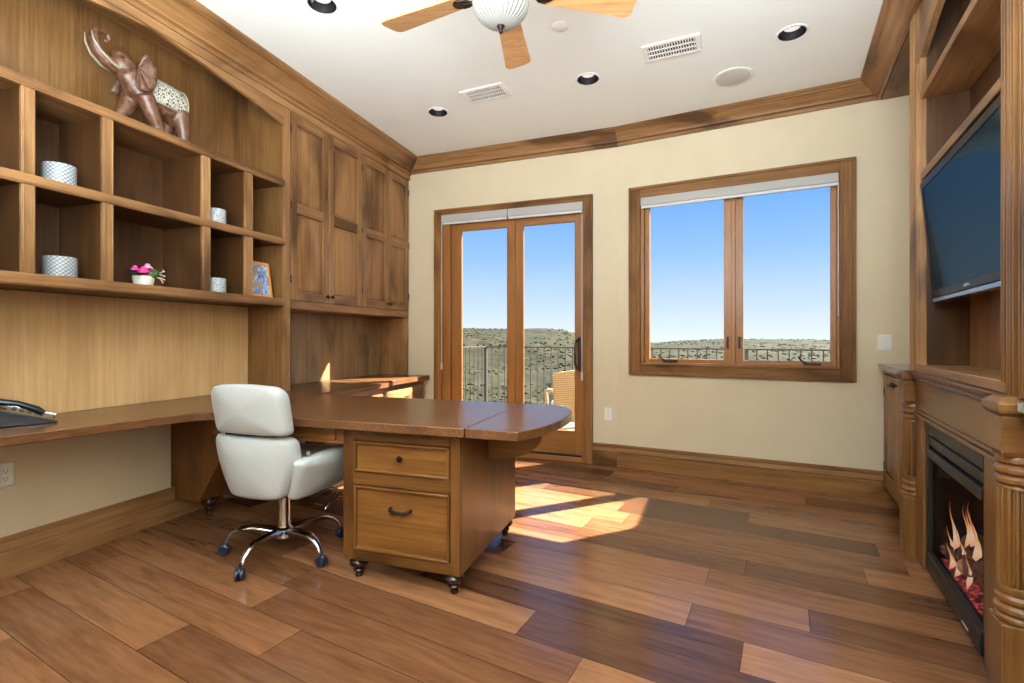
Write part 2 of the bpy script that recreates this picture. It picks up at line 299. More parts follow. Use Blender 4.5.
# ------------------------------------------------------------------ mesh builder
def bx_axis(pts):
    d = [max(p[i] for p in pts)-min(p[i] for p in pts) for i in range(3)]
    return 'xyz'[d.index(max(d))]
class MB:
    def __init__(s, mat=None): s.V = []; s.F = []; s.FM = []; s.mat = mat; s.M = Matrix.Identity(4)
    def add(s, pts, faces, mat=None, axis=None):
        mat = mat or s.mat
        P = [s.M @ Vector(p) for p in pts]
        if isinstance(mat, Wood): mat = mat.v[axis or bx_axis(P)]
        o = len(s.V); s.V += [tuple(p) for p in P]
        for f in faces: s.F.append([i+o for i in f]); s.FM.append(mat)
        return s
    def box(s, x0, x1, y0, y1, z0, z1, mat=None, axis=None):
        p = [(x, y, z) for x in (x0, x1) for y in (y0, y1) for z in (z0, z1)]
        return s.add(p, [(0, 1, 3, 2), (4, 6, 7, 5), (0, 4, 5, 1), (2, 3, 7, 6), (0, 2, 6, 4), (1, 5, 7, 3)], mat, axis)
    def frustum(s, x0, x1, y0, y1, z0, X0, X1, Y0, Y1, z1, mat=None, axis=None):
        p = [(x0, y0, z0), (x1, y0, z0), (x1, y1, z0), (x0, y1, z0), (X0, Y0, z1), (X1, Y0, z1), (X1, Y1, z1), (X0, Y1, z1)]
        return s.add(p, [(3, 2, 1, 0), (4, 5, 6, 7), (0, 1, 5, 4), (1, 2, 6, 5), (2, 3, 7, 6), (3, 0, 4, 7)], mat, axis)
    def prism(s, poly, axis, t0, t1, mat=None, grain=None):
        n = len(poly)
        f = {'z': lambda a, b, t: (a, b, t), 'y': lambda a, b, t: (a, t, b), 'x': lambda a, b, t: (t, a, b)}[axis]
        p = [f(a, b, t0) for a, b in poly] + [f(a, b, t1) for a, b in poly]
        F = [tuple(range(n))[::-1], tuple(range(n, 2*n))] + [(i, (i+1) % n, n+(i+1) % n, n+i) for i in range(n)]
        return s.add(p, F, mat, grain)
    def lathe(s, prof, c=(0, 0, 0), n=24, axis='z', mat=None, rib=None, grain=None, cap=True):
        p = []; F = []
        for r, z in prof:
            for i in range(n):
                a = 2*PI*i/n; rr = r*(1 + (rib*math.cos(a*30) if rib else 0))
                q = {'z': (rr*math.cos(a), rr*math.sin(a), z), 'y': (rr*math.cos(a), z, rr*math.sin(a)), 'x': (z, rr*math.cos(a), rr*math.sin(a))}[axis]
                p.append((q[0]+c[0], q[1]+c[1], q[2]+c[2]))
        for k in range(len(prof)-1):
            for i in range(n): F.append((k*n+i, k*n+(i+1) % n, (k+1)*n+(i+1) % n, (k+1)*n+i))
        if cap: F.append(tuple(range(n))[::-1]); F.append(tuple(range((len(prof)-1)*n, len(prof)*n)))
        return s.add(p, F, mat, grain or 'z')
    def ell(s, c, r, mat=None, nu=20, nv=12, rot=None):
        p = []; F = []; R = rot or Matrix.Identity(3)
        for j in range(nv+1):
            th = PI*j/nv
            for i in range(nu):
                a = 2*PI*i/nu; q = R @ Vector((r[0]*math.sin(th)*math.cos(a), r[1]*math.sin(th)*math.sin(a), r[2]*math.cos(th))); p.append((c[0]+q.x, c[1]+q.y, c[2]+q.z))
        for j in range(nv):
            for i in range(nu): F.append((j*nu+i, (j+1)*nu+i, (j+1)*nu+(i+1) % nu, j*nu+(i+1) % nu))
        return s.add(p, F, mat, 'z')
    def tube(s, pts, r, n=10, mat=None, flat=1.0):
        pts = [Vector(p) for p in pts]; rs = r if isinstance(r, (list, tuple)) else [r]*len(pts)
        P = []; F = []; up = Vector((0, 0, 1)); prev = None
        for i, p in enumerate(pts):
            t = (pts[min(i+1, len(pts)-1)]-pts[max(i-1, 0)]).normalized()
            if prev is None:
                a = t.cross(up)
                if a.length < .01: a = t.cross(Vector((1, 0, 0)))
                a.normalize()
            else:
                a = (prev - t*prev.dot(t)).normalized()
            prev = a; b2 = t.cross(a)
            for k in range(n):
                w = 2*PI*k/n; q = p + a*math.cos(w)*rs[i] + b2*math.sin(w)*rs[i]*flat; P.append(tuple(q))
        for i in range(len(pts)-1):
            for k in range(n): F.append((i*n+k, i*n+(k+1) % n, (i+1)*n+(k+1) % n, (i+1)*n+k))
        F.append(tuple(range(n))[::-1]); F.append(tuple(range((len(pts)-1)*n, len(pts)*n)))
        return s.add(P, F, mat, 'z')
    def cushion(s, outline, t, fn=None, r=.03, mat=None, bulge=.01):
        # outline in (u, v), thickness along w; fn bends (u, v, w)
        n = len(outline); cu = sum(p[0] for p in outline)/n; cv = sum(p[1] for p in outline)/n
        ext = max(max(abs(p[0]-cu) for p in outline), max(abs(p[1]-cv) for p in outline))
        rings = []
        for k in range(7):
            a = -PI/2 + PI*k/6; sg = (k > 3)-(k < 3); rings.append((1-(r/ext)*(1-math.cos(a)), (t/2-r)*sg + r*math.sin(a)))
        p = []
        for sc_, w in rings:
            for u, v in outline: p.append((cu+(u-cu)*sc_, cv+(v-cv)*sc_, w))
        F = [(k*n+i, k*n+(i+1) % n, (k+1)*n+(i+1) % n, (k+1)*n+i) for k in range(6) for i in range(n)]
        for side, base in ((-1, 0), (1, 6*n)):
            last = base
            for q in (.66, .33):
                o = len(p)
                for u, v in outline:
                    sc_ = rings[0][0]*q; p.append((cu+(u-cu)*sc_, cv+(v-cv)*sc_, side*(t/2+bulge*(1-q*q))))
                F += [(last+i, last+(i+1) % n, o+(i+1) % n, o+i) for i in range(n)]; last = o
            o = len(p); p.append((cu, cv, side*(t/2+bulge))); F += [(last+i, last+(i+1) % n, o) for i in range(n)]
        if fn: p = [fn(*q) for q in p]
        return s.add(p, F, mat, 'z')
    def build(s, name, parent=None, bevel=0, seg=2, smooth=35, origin=None, rot=None):
        me = bpy.data.meshes.new(name); bm = bmesh.new()
        o = Vector(origin or (0, 0, 0))
        vs = [bm.verts.new(Vector(v)-o) for v in s.V]
        mats = []
        for f, m in zip(s.F, s.FM):
            try: fc = bm.faces.new([vs[i] for i in f])
            except ValueError: continue
            if m not in mats: mats.append(m)
            fc.material_index = mats.index(m); fc.smooth = True
        bmesh.ops.recalc_face_normals(bm, faces=bm.faces[:])
        bm.to_mesh(me); bm.free()
        for m in mats: me.materials.append(m)
        me.set_sharp_from_angle(angle=math.radians(smooth))
        ob = bpy.data.objects.new(name, me); COL.objects.link(ob)
        if parent: ob.parent = parent
        if bevel:
            b = ob.modifiers.new('bevel', 'BEVEL'); b.width = bevel; b.segments = seg; b.limit_method = 'ANGLE'; b.angle_limit = math.radians(40); b.harden_normals = False
        return ob
# frames: local x, y of every frame are horizontal; z up
class Frame:
    def __init__(s, deg, ox=0, oy=0): s.r = -math.radians(deg); s.M = Matrix.Translation((ox, oy, 0)) @ Matrix.Rotation(s.r, 4, 'Z')
    def w(s, x, y, z=0): return s.M @ Vector((x, y, z))
LF = Frame(18.4); RF = Frame(29.0); WF = Frame(27.2, .976, 4.513); DF = Frame(20.58, .759, 4.5946); XF = Frame(0)
def prop(o, label=None, cat=None, group=None, kind=None):
    if label: o['label'] = label
    if cat: o['category'] = cat
    if group: o['group'] = group
    if kind: o['kind'] = kind
    return o
def thing(name, fr, org, label, cat, group=None, kind=None, rz=0):
    o = bpy.data.objects.new(name, None); COL.objects.link(o); o.empty_display_size = .1
    o.location = fr.w(*org); o.rotation_euler = (0, 0, fr.r+rz)
    ORG_OF[o.name] = Vector(org); return prop(o, label, cat, group, kind)
ORG_OF = {}
def part(mb, name, parent, bevel=0, label=None, rel=False, **k):
    root = parent
    while root.parent: root = root.parent
    org = (0, 0, 0) if rel else ORG_OF.get(root.name, (0, 0, 0))
    o = mb.build(name, parent, bevel, origin=org, **k)
    if label: o['label'] = label
    return o
def solo(mb, name, fr, org, label=None, cat=None, group=None, kind=None, bevel=0, **k):
    o = mb.build(name, None, bevel, origin=org, **k); o.location = fr.w(*org); o.rotation_euler = (0, 0, fr.r)
    return prop(o, label, cat, group, kind)
def struct(mb, name, fr, bevel=0, **k): return solo(mb, name, fr, (0, 0, 0), kind='structure', bevel=bevel, **k)
def copy_tree(o, parent=None):
    c = o.copy(); COL.objects.link(c)
    if parent: c.parent = parent
    for ch in [q for q in bpy.data.objects if q.parent == o]: copy_tree(ch, c)
    return c
# face maps: (u, v, w) -> frame
F_PX = lambda x: Matrix(((0, 0, 1, x), (1, 0, 0, 0), (0, 1, 0, 0), (0, 0, 0, 1)))      # faces +x, u = y
F_MX = lambda x: Matrix(((0, 0, -1, x), (1, 0, 0, 0), (0, 1, 0, 0), (0, 0, 0, 1)))     # faces -x, u = y
F_MY = lambda y: Matrix(((1, 0, 0, 0), (0, 0, -1, y), (0, 1, 0, 0), (0, 0, 0, 1)))     # faces -y, u = x
def panel_front(mb, u0, u1, v0, v1, panels, stile=.06, t=.02, mat=None):
    """frame-and-raised-panel front; panels is a list of (v0, v1) openings"""
    mb.box(u0, u0+stile, v0, v1, 0, t, mat); mb.box(u1-stile, u1, v0, v1, 0, t, mat)
    vs = [v0] + [q for p in panels for q in p] + [v1]
    for i in range(0, len(vs), 2): mb.box(u0+stile, u1-stile, vs[i], vs[i+1], 0, t*.98, mat)
    for a, b in panels:
        x0, x1 = u0+stile, u1-stile
        mb.box(x0, x1, a, b, 0, t*.25, mat, axis=None)
        q = .008
        mb.frustum(x0+q, x1-q, a+q, b-q, t*.25, x0+q+.022, x1-q-.022, a+q+.022, b-q-.022, t*.85, mat)
def knob(parent, M, u, v, w, name='knob'):
    mb = MB(M_bronze); mb.M = M @ Matrix.Translation((u, v, w))
    mb.lathe([(.006, -.002), (.006, .008), (.013, .012), (.0155, .018), (.013, .024), (.005, .027)], n=14)
    return part(mb, name, parent)
def hinge(parent, M, u, v, w):
    mb = MB(M_bronze); mb.M = M @ Matrix.Translation((u, v, w)); mb.tube([(0, -.03, 0), (0, .03, 0)], .005, 8)
    return part(mb, 'hinge', parent)

# ================================================================== the room
AW, AB, AU = -3.14, -3.07, -2.72          # left wall, panelled back, upper cabinet fronts (frame L)
CH = 3.08
mb = MB(M_floor); mb.prism([(-4.6, -1.75), (.7, -1.75), (3.6, 3.1), (3.05, 3.62), (1.05, 4.62), (.7, 4.75), (-2.1, 5.75)], 'z', -.06, 0)
struct(mb, 'floor', XF)
mb = MB(M_ceil); mb.prism([(-4.6, -1.75), (.9, -1.75), (3.9, 3.3), (3.05, 3.75), (1.05, 4.66), (-2.1, 5.85)], 'z', CH, CH+.1)
ceil = struct(mb, 'ceiling', XF)
CANS = ((-1.08, 2.787), (-.622, 4.12), (.557, 3.594), (1.744, 3.05))
for cx_, cy_ in CANS:                       # round holes for the recessed lights
    k_ = MB(M_ceil); k_.lathe([(.0785, CH-.1), (.0785, CH+.2)], (cx_, cy_, 0), 40); ko = k_.build('cutter')
    md = ceil.modifiers.new('hole', 'BOOLEAN'); md.object = ko; md.solver = 'EXACT'
    bpy.context.view_layer.update()
    nm_ = bpy.data.meshes.new_from_object(ceil.evaluated_get(bpy.context.evaluated_depsgraph_get()))
    ceil.modifiers.clear(); nm_.polygons.foreach_set('use_smooth', [False]*len(nm_.polygons)); ceil.data = nm_; bpy.data.objects.remove(ko)
mb = MB(M_wall); mb.box(AW-.16, AW, -2.9, 5.0, 0, CH+.02); struct(mb, 'wall_left', LF)
mb = MB(M_wall); mb.box(1.02, 1.18, -1.8, 4.55, 0, CH+.02); struct(mb, 'wall_right', RF)
mb = MB(M_wall); mb.box(-4.6, .9, -1.9, -1.75, 0, CH+.02); struct(mb, 'wall_rear', XF)
# wall with the glass door (frame D; x from -2.6 to .21), opening -1.61..-.075, up to 2.48
def holed(fr, name, x0, x1, hx0, hx1, hz0, hz1, t=.18):
    mb = MB(M_wall)
    mb.box(x0, hx0, 0, t, 0, CH+.02); mb.box(hx1, x1, 0, t, 0, CH+.02); mb.box(hx0, hx1, 0, t, hz1, CH+.02)
    if hz0 > 0: mb.box(hx0, hx1, 0, t, 0, hz0)
    return struct(mb, name, fr)
holed(DF, 'wall_back', -2.75, .235, -1.62, -.07, 0, 2.49)
holed(WF, 'wall_back_window', 0, 2.75, .19, 1.73, .93, 2.46)

def base_prof(sgn=1, x=0, h=.2):
    return [(x, 0), (x+sgn*.032, 0), (x+sgn*.032, .118), (x+sgn*.022, .124), (x+sgn*.022, .130), (x+sgn*.030, .136), (x+sgn*.026, .150), (x+sgn*.016, .164), (x+sgn*.014, .172), (x+sgn*.022, .178), (x+sgn*.022, .192), (x+sgn*.012, h), (x, h)]
mb = MB(CAB); mb.prism(base_prof(1, AW), 'y', -2.7, 4.2); struct(mb, 'baseboard_left', LF)
# back wall baseboards face -y: profile in (y, z) extruded along x
mb = MB(TRIM); mb.prism(base_prof(-1, 0), 'x', -.01, 2.62); struct(mb, 'baseboard_back', WF)
mb = MB(TRIM); mb.prism(base_prof(-1, 0), 'x', .0, .24); struct(mb, 'baseboard_back_corner', DF)

# crown mouldings
def crown(x, sgn, drop, proj):
    z = CH
    pr = [(0, -drop), (.022, -drop), (.022, -drop+.016), (.012, -drop+.020), (.012, -drop+.030), (.036, -drop+.036), (.040, -drop+.046), (proj*.40, -drop*.60), (proj*.52, -drop*.46), (proj*.74, -drop*.33), (proj*.74, -drop*.28), (proj*.86, -drop*.26), (proj*.86, -drop*.21), (proj*.95, -drop*.15), (proj, -drop*.11), (proj, 0), (0, 0)]
    return [(x+sgn*a, z+b) for a, b in pr]
mb = MB(CAB); mb.prism(crown(AU, 1, .15, .165), 'y', -2.6, 4.72); mb.box(AU-.02, AU+.006, -2.6, 4.70, CH-.2, CH-.13)
struct(mb, 'trim_1', LF)
mb = MB(CAB); mb.prism(crown(0, -1, .14, .12), 'x', -2.6, .25); struct(mb, 'trim_2', DF)
mb = MB(CAB); mb.prism(crown(0, -1, .14, .12), 'x', -.02, 2.5); struct(mb, 'trim_3', WF)
mb = MB(CAB); mb.prism(crown(.62, -1, .15, .13), 'y', -1.6, 4.46); struct(mb, 'trim_4', RF)
# soffit over the alcove right of the window
mb = MB(CAB); mb.box(.625, 1.02, 3.47, 4.47, 2.93, 2.95, axis='y'); struct(mb, 'trim_5', RF)

# ------------------------------------------------------------------ glazed door
def casing(mb, x0, x1, z0, z1, w, y=0, bottom=True, t=.028):
    def bar(a0, a1, b0, b1):
        mb.box(a0, a1, y-t*.7, y+.02, b0, b1)
    bar(x0, x0+w, z0, z1); bar(x1-w, x1, z0, z1); bar(x0+w, x1-w, z1-w, z1)
    if bottom: bar(x0+w, x1-w, z0, z0+w)
    # raised outer bead and inner bead
    for (o, q, tt) in ((0, .022, 1.15), (w-.016, .016, .95)):
        mb.box(x0+o, x0+o+q, y-t*tt, y, z0+(o if bottom else 0), z1-o); mb.box(x1-o-q, x1-o, y-t*tt, y, z0+(o if bottom else 0), z1-o)
        mb.box(x0+o+q, x1-o-q, y-t*tt, y, z1-o-q, z1-o)
        if bottom: mb.box(x0+o+q, x1-o-q, y-t*tt, y, z0+o, z0+o+q)
door = thing('door_1', DF, (-.84, 0, 0), 'pair of tall glazed doors to the balcony in brown timber casing', 'door', kind='structure')
mb = MB(TRIM); casing(mb, -1.68, 0, 0, 2.525, .085, bottom=False); part(mb, 'casing', door, .003)
mb = MB(FIR)   # jambs, head and sill
mb.box(-1.597, -1.505, .0, .15, 0, 2.46); mb.box(-.106, -.084, .0, .15, 0, 2.46); mb.box(-1.505, -.106, .0, .15, 2.375, 2.46); mb.box(-1.6, -.084, .0, .16, 0, .045)
part(mb, 'jamb', door, .003)
mb = MB(M_dark); mb.box(-1.5, -.11, .02, .13, .045, .062); part(mb, 'threshold', door)
for nm, x0, x1, gl0, gl1 in (('door_leaf', -1.505, -.795, -1.40, -.87), ('door_leaf', -.791, -.108, -.7157, -.173)):
    mb = MB(FIR); y0, y1 = .045, .09
    mb.box(x0, gl0, y0, y1, .06, 2.375); mb.box(gl1, x1, y0, y1, .06, 2.375); mb.box(gl0, gl1, y0, y1, 2.30, 2.375); mb.box(gl0, gl1, y0, y1, .06, .285)
    for a in (gl0, gl1-.012): mb.box(a, a+.012, y0-.004, y0+.02, .285, 2.30)
    leaf = part(mb, nm, door, .003)
    mb = MB(M_glass); mb.box(gl0, gl1, .066, .070, .285, 2.30); part(mb, 'glass_pane', leaf)
    if gl1 > -.5:
        mb = MB(M_dark); mb.box(-.155, -.125, .036, .046, .86, 1.19); part(mb, 'handle_plate', leaf, .004)
        mb = MB(M_dark); mb.tube([(-.140, .042, 1.16), (-.155, .0, 1.155), (-.163, -.03, 1.12), (-.165, -.034, 1.02), (-.163, -.03, .93), (-.155, 0, .895), (-.140, .042, .89)], .011, 10); part(mb, 'pull_handle', leaf)

win = thing('window_1', WF, (.95, 0, .85), 'wide two-sash casement window in brown timber casing', 'window', kind='structure')
mb = MB(TRIM); casing(mb, .1055, 1.809, .85, 2.537, .10); part(mb, 'casing', win, .003)
mb = MB(FIR); mb.box(.205, .236, 0, .14, .94, 2.45); mb.box(1.69, 1.709, 0, .14, .94, 2.45); mb.box(.236, 1.69, 0, .14, .94, .962); mb.box(.236, 1.69, 0, .14, 2.435, 2.46); mb.box(.955, .982, .02, .14, .962, 2.435)
part(mb, 'jamb', win, .002)
for x0, x1, g0, g1 in ((.236, .955, .2769, .8946), (.982, 1.69, 1.0426, 1.655)):
    mb = MB(FIR); mb.box(x0, g0, .04, .085, .962, 2.435); mb.box(g1, x1, .04, .085, .962, 2.435); mb.box(g0, g1, .04, .085, .962, .995); mb.box(g0, g1, .04, .085, 2.395, 2.435)
    sash = part(mb, 'sash', win, .002)
    mb = MB(M_glass); mb.box(g0, g1, .060, .064, .995, 2.395); part(mb, 'glass_pane', sash)
    cx = .40 if g0 < .5 else 1.47
    mb = MB(M_bronze); mb.box(cx, cx+.12, .012, .038, .965, .985); mb.tube([(cx+.02, .02, .985), (cx-.01, .0, 1.0), (cx-.035, -.01, 1.03)], .006, 8); part(mb, 'crank_handle', sash)
    lx = .915 if g0 < .5 else 1.005
    mb = MB(M_bronze); mb.box(lx, lx+.018, .025, .042, 1.09, 1.19); part(mb, 'sash_lock', sash)

# blinds: rolled up under the head of the door and of the window
def blind(fr, x0, x1, z0, z1, y, name, label, group):
    t = thing(name, fr, ((x0+x1)/2, y, z0), label, 'blind', group)
    mb = MB(M_blind); mb.box(x0, x1, y-.02, y+.055, z0+.012, z1); part(mb, 'valance', t, .003)
    mb = MB(M_blindrail); mb.box(x0+.004, x1-.004, y-.012, y+.012, z0-.012, z0+.012); part(mb, 'bottom_rail', t, .003, label='white bottom rail')
    return t
G = 'grey roller blinds'
b1 = blind(DF, -1.59, -.853, 2.375, 2.462, -.012, 'roller_blind', 'short grey roller blind rolled up over the left door leaf', G)
mb = MB(M_blindrail); mb.tube([(-1.585, -.03, 2.38), (-1.585, -.03, .92)], .0035, 8); mb.lathe([(.005, .85), (.011, .86), (.011, .91), (.004, .925)], (-1.585, -.03, 0), 12); part(mb, 'pull_cord', b1)
b2 = blind(DF, -.847, -.092, 2.375, 2.462, -.012, 'roller_blind', 'short grey roller blind rolled up over the right door leaf with the handle', G)
mb = MB(M_blindrail); mb.tube([(-.098, -.03, 2.38), (-.098, -.03, .86)], .0035, 8); mb.lathe([(.005, .78), (.010, .79), (.010, .85), (.004, .865)], (-.098, -.03, 0), 12); part(mb, 'pull_cord', b2)
b3 = blind(WF, .212, 1.70, 2.352, 2.435, -.012, 'roller_blind', 'wide grey roller blind rolled up at the top of the casement window', G)
mb = MB(M_blindrail); mb.tube([(1.697, -.02, 2.36), (1.697, -.02, 1.35)], .003, 8); part(mb, 'pull_cord', b3)

# ================================================================== left wall joinery (frame L)
def L_s(u, a):      # where the picture column u meets the plane at distance a from the camera
    r = (u-512)/490; y = -a/(.949*-r+.3157); return y*(.949+r*.3157)
S0, S1, S2 = 1.02, 2.89, 2.948            # hutch from S0 to S2
ZB, ZT, ZL = 1.413, 2.34, .785
ZF = CH-.15
hut = thing('open_shelving_unit', LF, (AB, (S0+S2)/2, ZL+.001), 'tall knotty wood shelving wall of open cubbies with arched top above the desk', 'shelving')
mb = MB(PAN); mb.box(AW+.002, AB, .2, S1, ZL+.001, ZB, axis='z'); part(mb, 'lower_back_panel', hut, label='pale wood splashback')
mb = MB(MID); mb.box(AW+.002, AB, .2, S1, ZT-.02, 3.0, axis='z'); part(mb, 'upper_back_panel', hut)
mb = MB(INT); mb.box(AW+.002, AB, .2, S1, ZB, ZT-.02, axis='z'); part(mb, 'cubby_back_panel', hut, label='cubby back darkened for shade')
for a, b in ((S0, S0+.056), (S1, S2)):
    mb = MB(MID); mb.box(AB, AU-.024, a, b, ZL+.001, 3.0); mb.box(AU-.024, AU-.004, a, b, ZL+.001, ZF, CAB); part(mb, 'side_panel', hut, .002)
for z0, z1, nm in ((ZB, 1.469, 'shelf'), (1.861, 1.91, 'shelf'), (2.293, ZT, 'top_ledge')):
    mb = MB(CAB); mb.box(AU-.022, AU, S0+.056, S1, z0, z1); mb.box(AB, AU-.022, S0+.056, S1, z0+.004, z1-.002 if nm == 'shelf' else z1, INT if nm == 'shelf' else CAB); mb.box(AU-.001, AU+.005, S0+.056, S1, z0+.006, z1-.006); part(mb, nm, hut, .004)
for a, b in ((1.362, 1.412), (1.684, 1.735), (2.231, 2.286), (2.541, 2.607)):
    for z0, z1 in ((1.469, 1.861), (1.91, 2.293)):
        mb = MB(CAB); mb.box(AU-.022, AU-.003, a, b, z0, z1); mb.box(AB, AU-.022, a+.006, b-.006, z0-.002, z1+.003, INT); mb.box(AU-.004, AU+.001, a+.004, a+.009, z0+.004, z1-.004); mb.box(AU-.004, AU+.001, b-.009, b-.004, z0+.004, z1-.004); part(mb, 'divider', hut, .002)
sm, hw = (S0+.056+S1)/2, (S1-S0-.056)/2
arc = [(sm+hw*(1-k/16), 2.745+.132*(1-abs(1-k/16)**1.35)) for k in range(33)]
mb = MB(CAB)
pts = arc + [(S0+.056, ZF), (S1, ZF)]
mb.prism(pts, 'x', AU-.030, AU-.004, grain='y'); part(mb, 'arched_valance', hut, .002)
mb = MB(CAB); mb.box(AW+.002, AU-.004, S0, S2, 3.001, 3.02); mb.box(AU-.030, AU-.006, S0, S2, ZF+.001, 3.0); part(mb, 'top_panel', hut)

e = [S2+.002, L_s(328.8, AU), L_s(362.3, AU), L_s(388.6, AU), 4.655]
for k, lab in ((0, 'tall wall cabinet with two raised-panel doors beside the open cubbies'), (2, 'tall wall cabinet with two raised-panel doors in the corner by the glazed door')):
    s0, s1, s2 = e[k], e[k+1], e[k+2]
    t = thing('wall_cabinet', LF, (AB, s0, 1.40), lab, 'cabinet', 'tall wall cabinets')
    mb = MB(CAB); mb.box(AB, AU-.022, s0, s2-.002, 1.40, ZF); mb.box(AU-.022, AU-.002, s0, s2-.002, 1.40, 1.462); mb.box(AU-.022, AU-.002, s0, s2-.002, 2.872, ZF)
    part(mb, 'body', t, .002)
    for i, (a, b) in enumerate(((s0, s1), (s1, s2))):
        mb = MB(CAB); mb.M = F_PX(AU-.022); panel_front(mb, a+.003, b-.003, 1.466, 2.868, [(1.535, 2.125), (2.205, 2.80)], .062, .022)
        d = part(mb, 'cabinet_door', t, .002)
        knob(d, F_PX(AU), (b-.03) if i == 0 else (a+.03), 1.52, 0)
        hu = (a+.001) if i == 0 else (b-.001)
        for z in (1.62, 2.17, 2.74): hinge(d, F_PX(AU), hu, z, 0)
# panelling between counter and wall cabinets
t = thing('plank_splashback', LF, (AB, S2, ZL), 'vertical plank splashback below the tall wall cabinets', 'panel')
mb = MB(SPL)
n = 9
for i in range(n):
    a = S2+.003+(4.62-S2)*i/n; b = S2+.003+(4.62-S2)*(i+1)/n
    mb.box(AW+.002, AB+.006, a, b-.004, ZL+.001, 1.398, axis='z')
part(mb, 'planks', t, .002)
mb = MB(CAB); mb.box(AB+.006, AU-.004, 4.622, 4.655, ZL+.001, 1.398); part(mb, 'end_panel', t, .002)

# worktop with peninsula and drop leaf
wt = thing('desk_worktop', LF, (-2.0, 2.2, ZL-.042), 'long L-shaped brown wooden desk top with rounded drop leaf', 'desk top')
def arcpts(cx, cy, r, a0, a1, n=8): return [(cx+r*math.cos(math.radians(a0+(a1-a0)*i/n)), cy+r*math.sin(math.radians(a0+(a1-a0)*i/n))) for i in range(n+1)]
mb = MB(TOP)
poly = [(AB-.005, .2), (-2.78, .2), (-2.56, 1.2), (-2.425, 1.80)] + [(-2.405+.10*(1-math.cos(q*PI/16)), 1.86+.10*math.sin(q*PI/16)) for q in range(9)] + [(-.873, 1.96), (-.873, 2.841), (-2.40, 2.841), (-2.40, 3.83), (AB-.005, 3.83)]
mb.prism(poly, 'z', ZL-.042, ZL, grain='y'); part(mb, 'top', wt, .004)
mb = MB(TOP)
ctrl = [(-.870, 1.96), (-.628, 1.96), (-.575, 2.06), (-.540, 2.18), (-.520, 2.33), (-.515, 2.48), (-.526, 2.60), (-.555, 2.70), (-.60, 2.775), (-.655, 2.82), (-.72, 2.838), (-.870, 2.841)]
mb.prism(ctrl, 'z', ZL-.042, ZL, grain='y'); part(mb, 'drop_leaf', wt, .004)
mb = MB(DESK)   # swing-out leaf bracket
bp = [(-.915, ZL-.044), (-.61, ZL-.044), (-.62, .70)] + [(-.63-.285*(1-math.cos(q*PI/2/8)), .69-.135*math.sin(q*PI/2/8)) for q in range(9)]
mb.prism(bp, 'y', 2.36, 2.395, grain='x'); part(mb, 'leaf_bracket', wt, .003)
mb = MB(DESK); mb.box(-2.42, -1.548, 2.04, 2.062, .655, ZL-.043); mb.box(-2.30, -1.60, 2.032, 2.042, .672, .735); part(mb, 'apron', wt, .003)

ped = thing('desk_pedestal', LF, (-1.23, 2.42, 0), 'brown wooden two-drawer desk pedestal on dark bun feet under the peninsula', 'drawer unit')
mb = MB(DESK)
A0, A1, P0, P1, Z0, Z1 = -1.546, -.92, 2.022, 2.83, .10, ZL-.043
mb.box(A0, A1, P0+.02, P1, Z0, Z1, axis='z')
fw = ((A0, -1.486), (-.968, A1))
for a, b in fw: mb.box(a, b, P0, P0+.02, Z0, Z1, DFR)
for a, b in ((Z0, .152), (.47, .532), (.684, Z1)): mb.box(-1.486, -.968, P0, P0+.02, a, b, DFR)
part(mb, 'carcass', ped, .003)
for z0, z1, hd in ((.536, .680, 'knob'), (.156, .466, 'pull')):
    mb = MB(DESK); mb.M = F_MY(P0+.02); u0, u1 = -1.482, -.972
    mb.box(u0, u1, z0, z1, 0, .014, axis='x')
    for a, b, c, d in ((u0, u0+.012, z0, z1), (u1-.012, u1, z0, z1), (u0+.012, u1-.012, z0, z0+.012), (u0+.012, u1-.012, z1-.012, z1)): mb.box(a, b, c, d, .012, .028)
    d = part(mb, 'drawer', ped, .003)
    um = (u0+u1)/2
    if hd == 'knob': knob(d, F_MY(P0+.006), um, .612, 0)
    else:
        mb = MB(M_bronze); mb.M = F_MY(P0+.006); mb.tube([(um-.055, .372, 0), (um-.05, .368, .016), (um-.025, .36, .026), (um+.025, .36, .026), (um+.05, .368, .016), (um+.055, .372, 0)], .0085, 8); part(mb, 'pull_handle', d)
def bun(parent, x, y, h=.1, name='foot'):
    mb = MB(M_foot); k = h/.1
    mb.lathe([(.028, h+.004), (.034, .092*k), (.046, .078*k), (.047, .066*k), (.036, .052*k), (.022, .044*k), (.028, .036*k), (.026, .028*k), (.017, .02*k), (.020, .008*k), (.017, 0)], (x, y, 0), 20); return part(mb, name, parent)
for x in (-1.49, -.97):
    for y in (P0+.05, P1-.05): bun(ped, x, y)

sup = thing('desk_support', LF, (-2.9, 2.47, 0), 'slanted brown wooden support under the inner corner of the desk', 'desk support')
mb = MB(DESK); mb.prism([(AW+.04, .128), (-2.89, .128), (-2.505, ZL-.043), (AW+.005, ZL-.043), (AW+.005, .205), (AW+.04, .205)], 'y', 2.34, 2.60, grain='z'); part(mb, 'bracket', sup, .003)
bun(sup, -2.955, 2.47, .128)

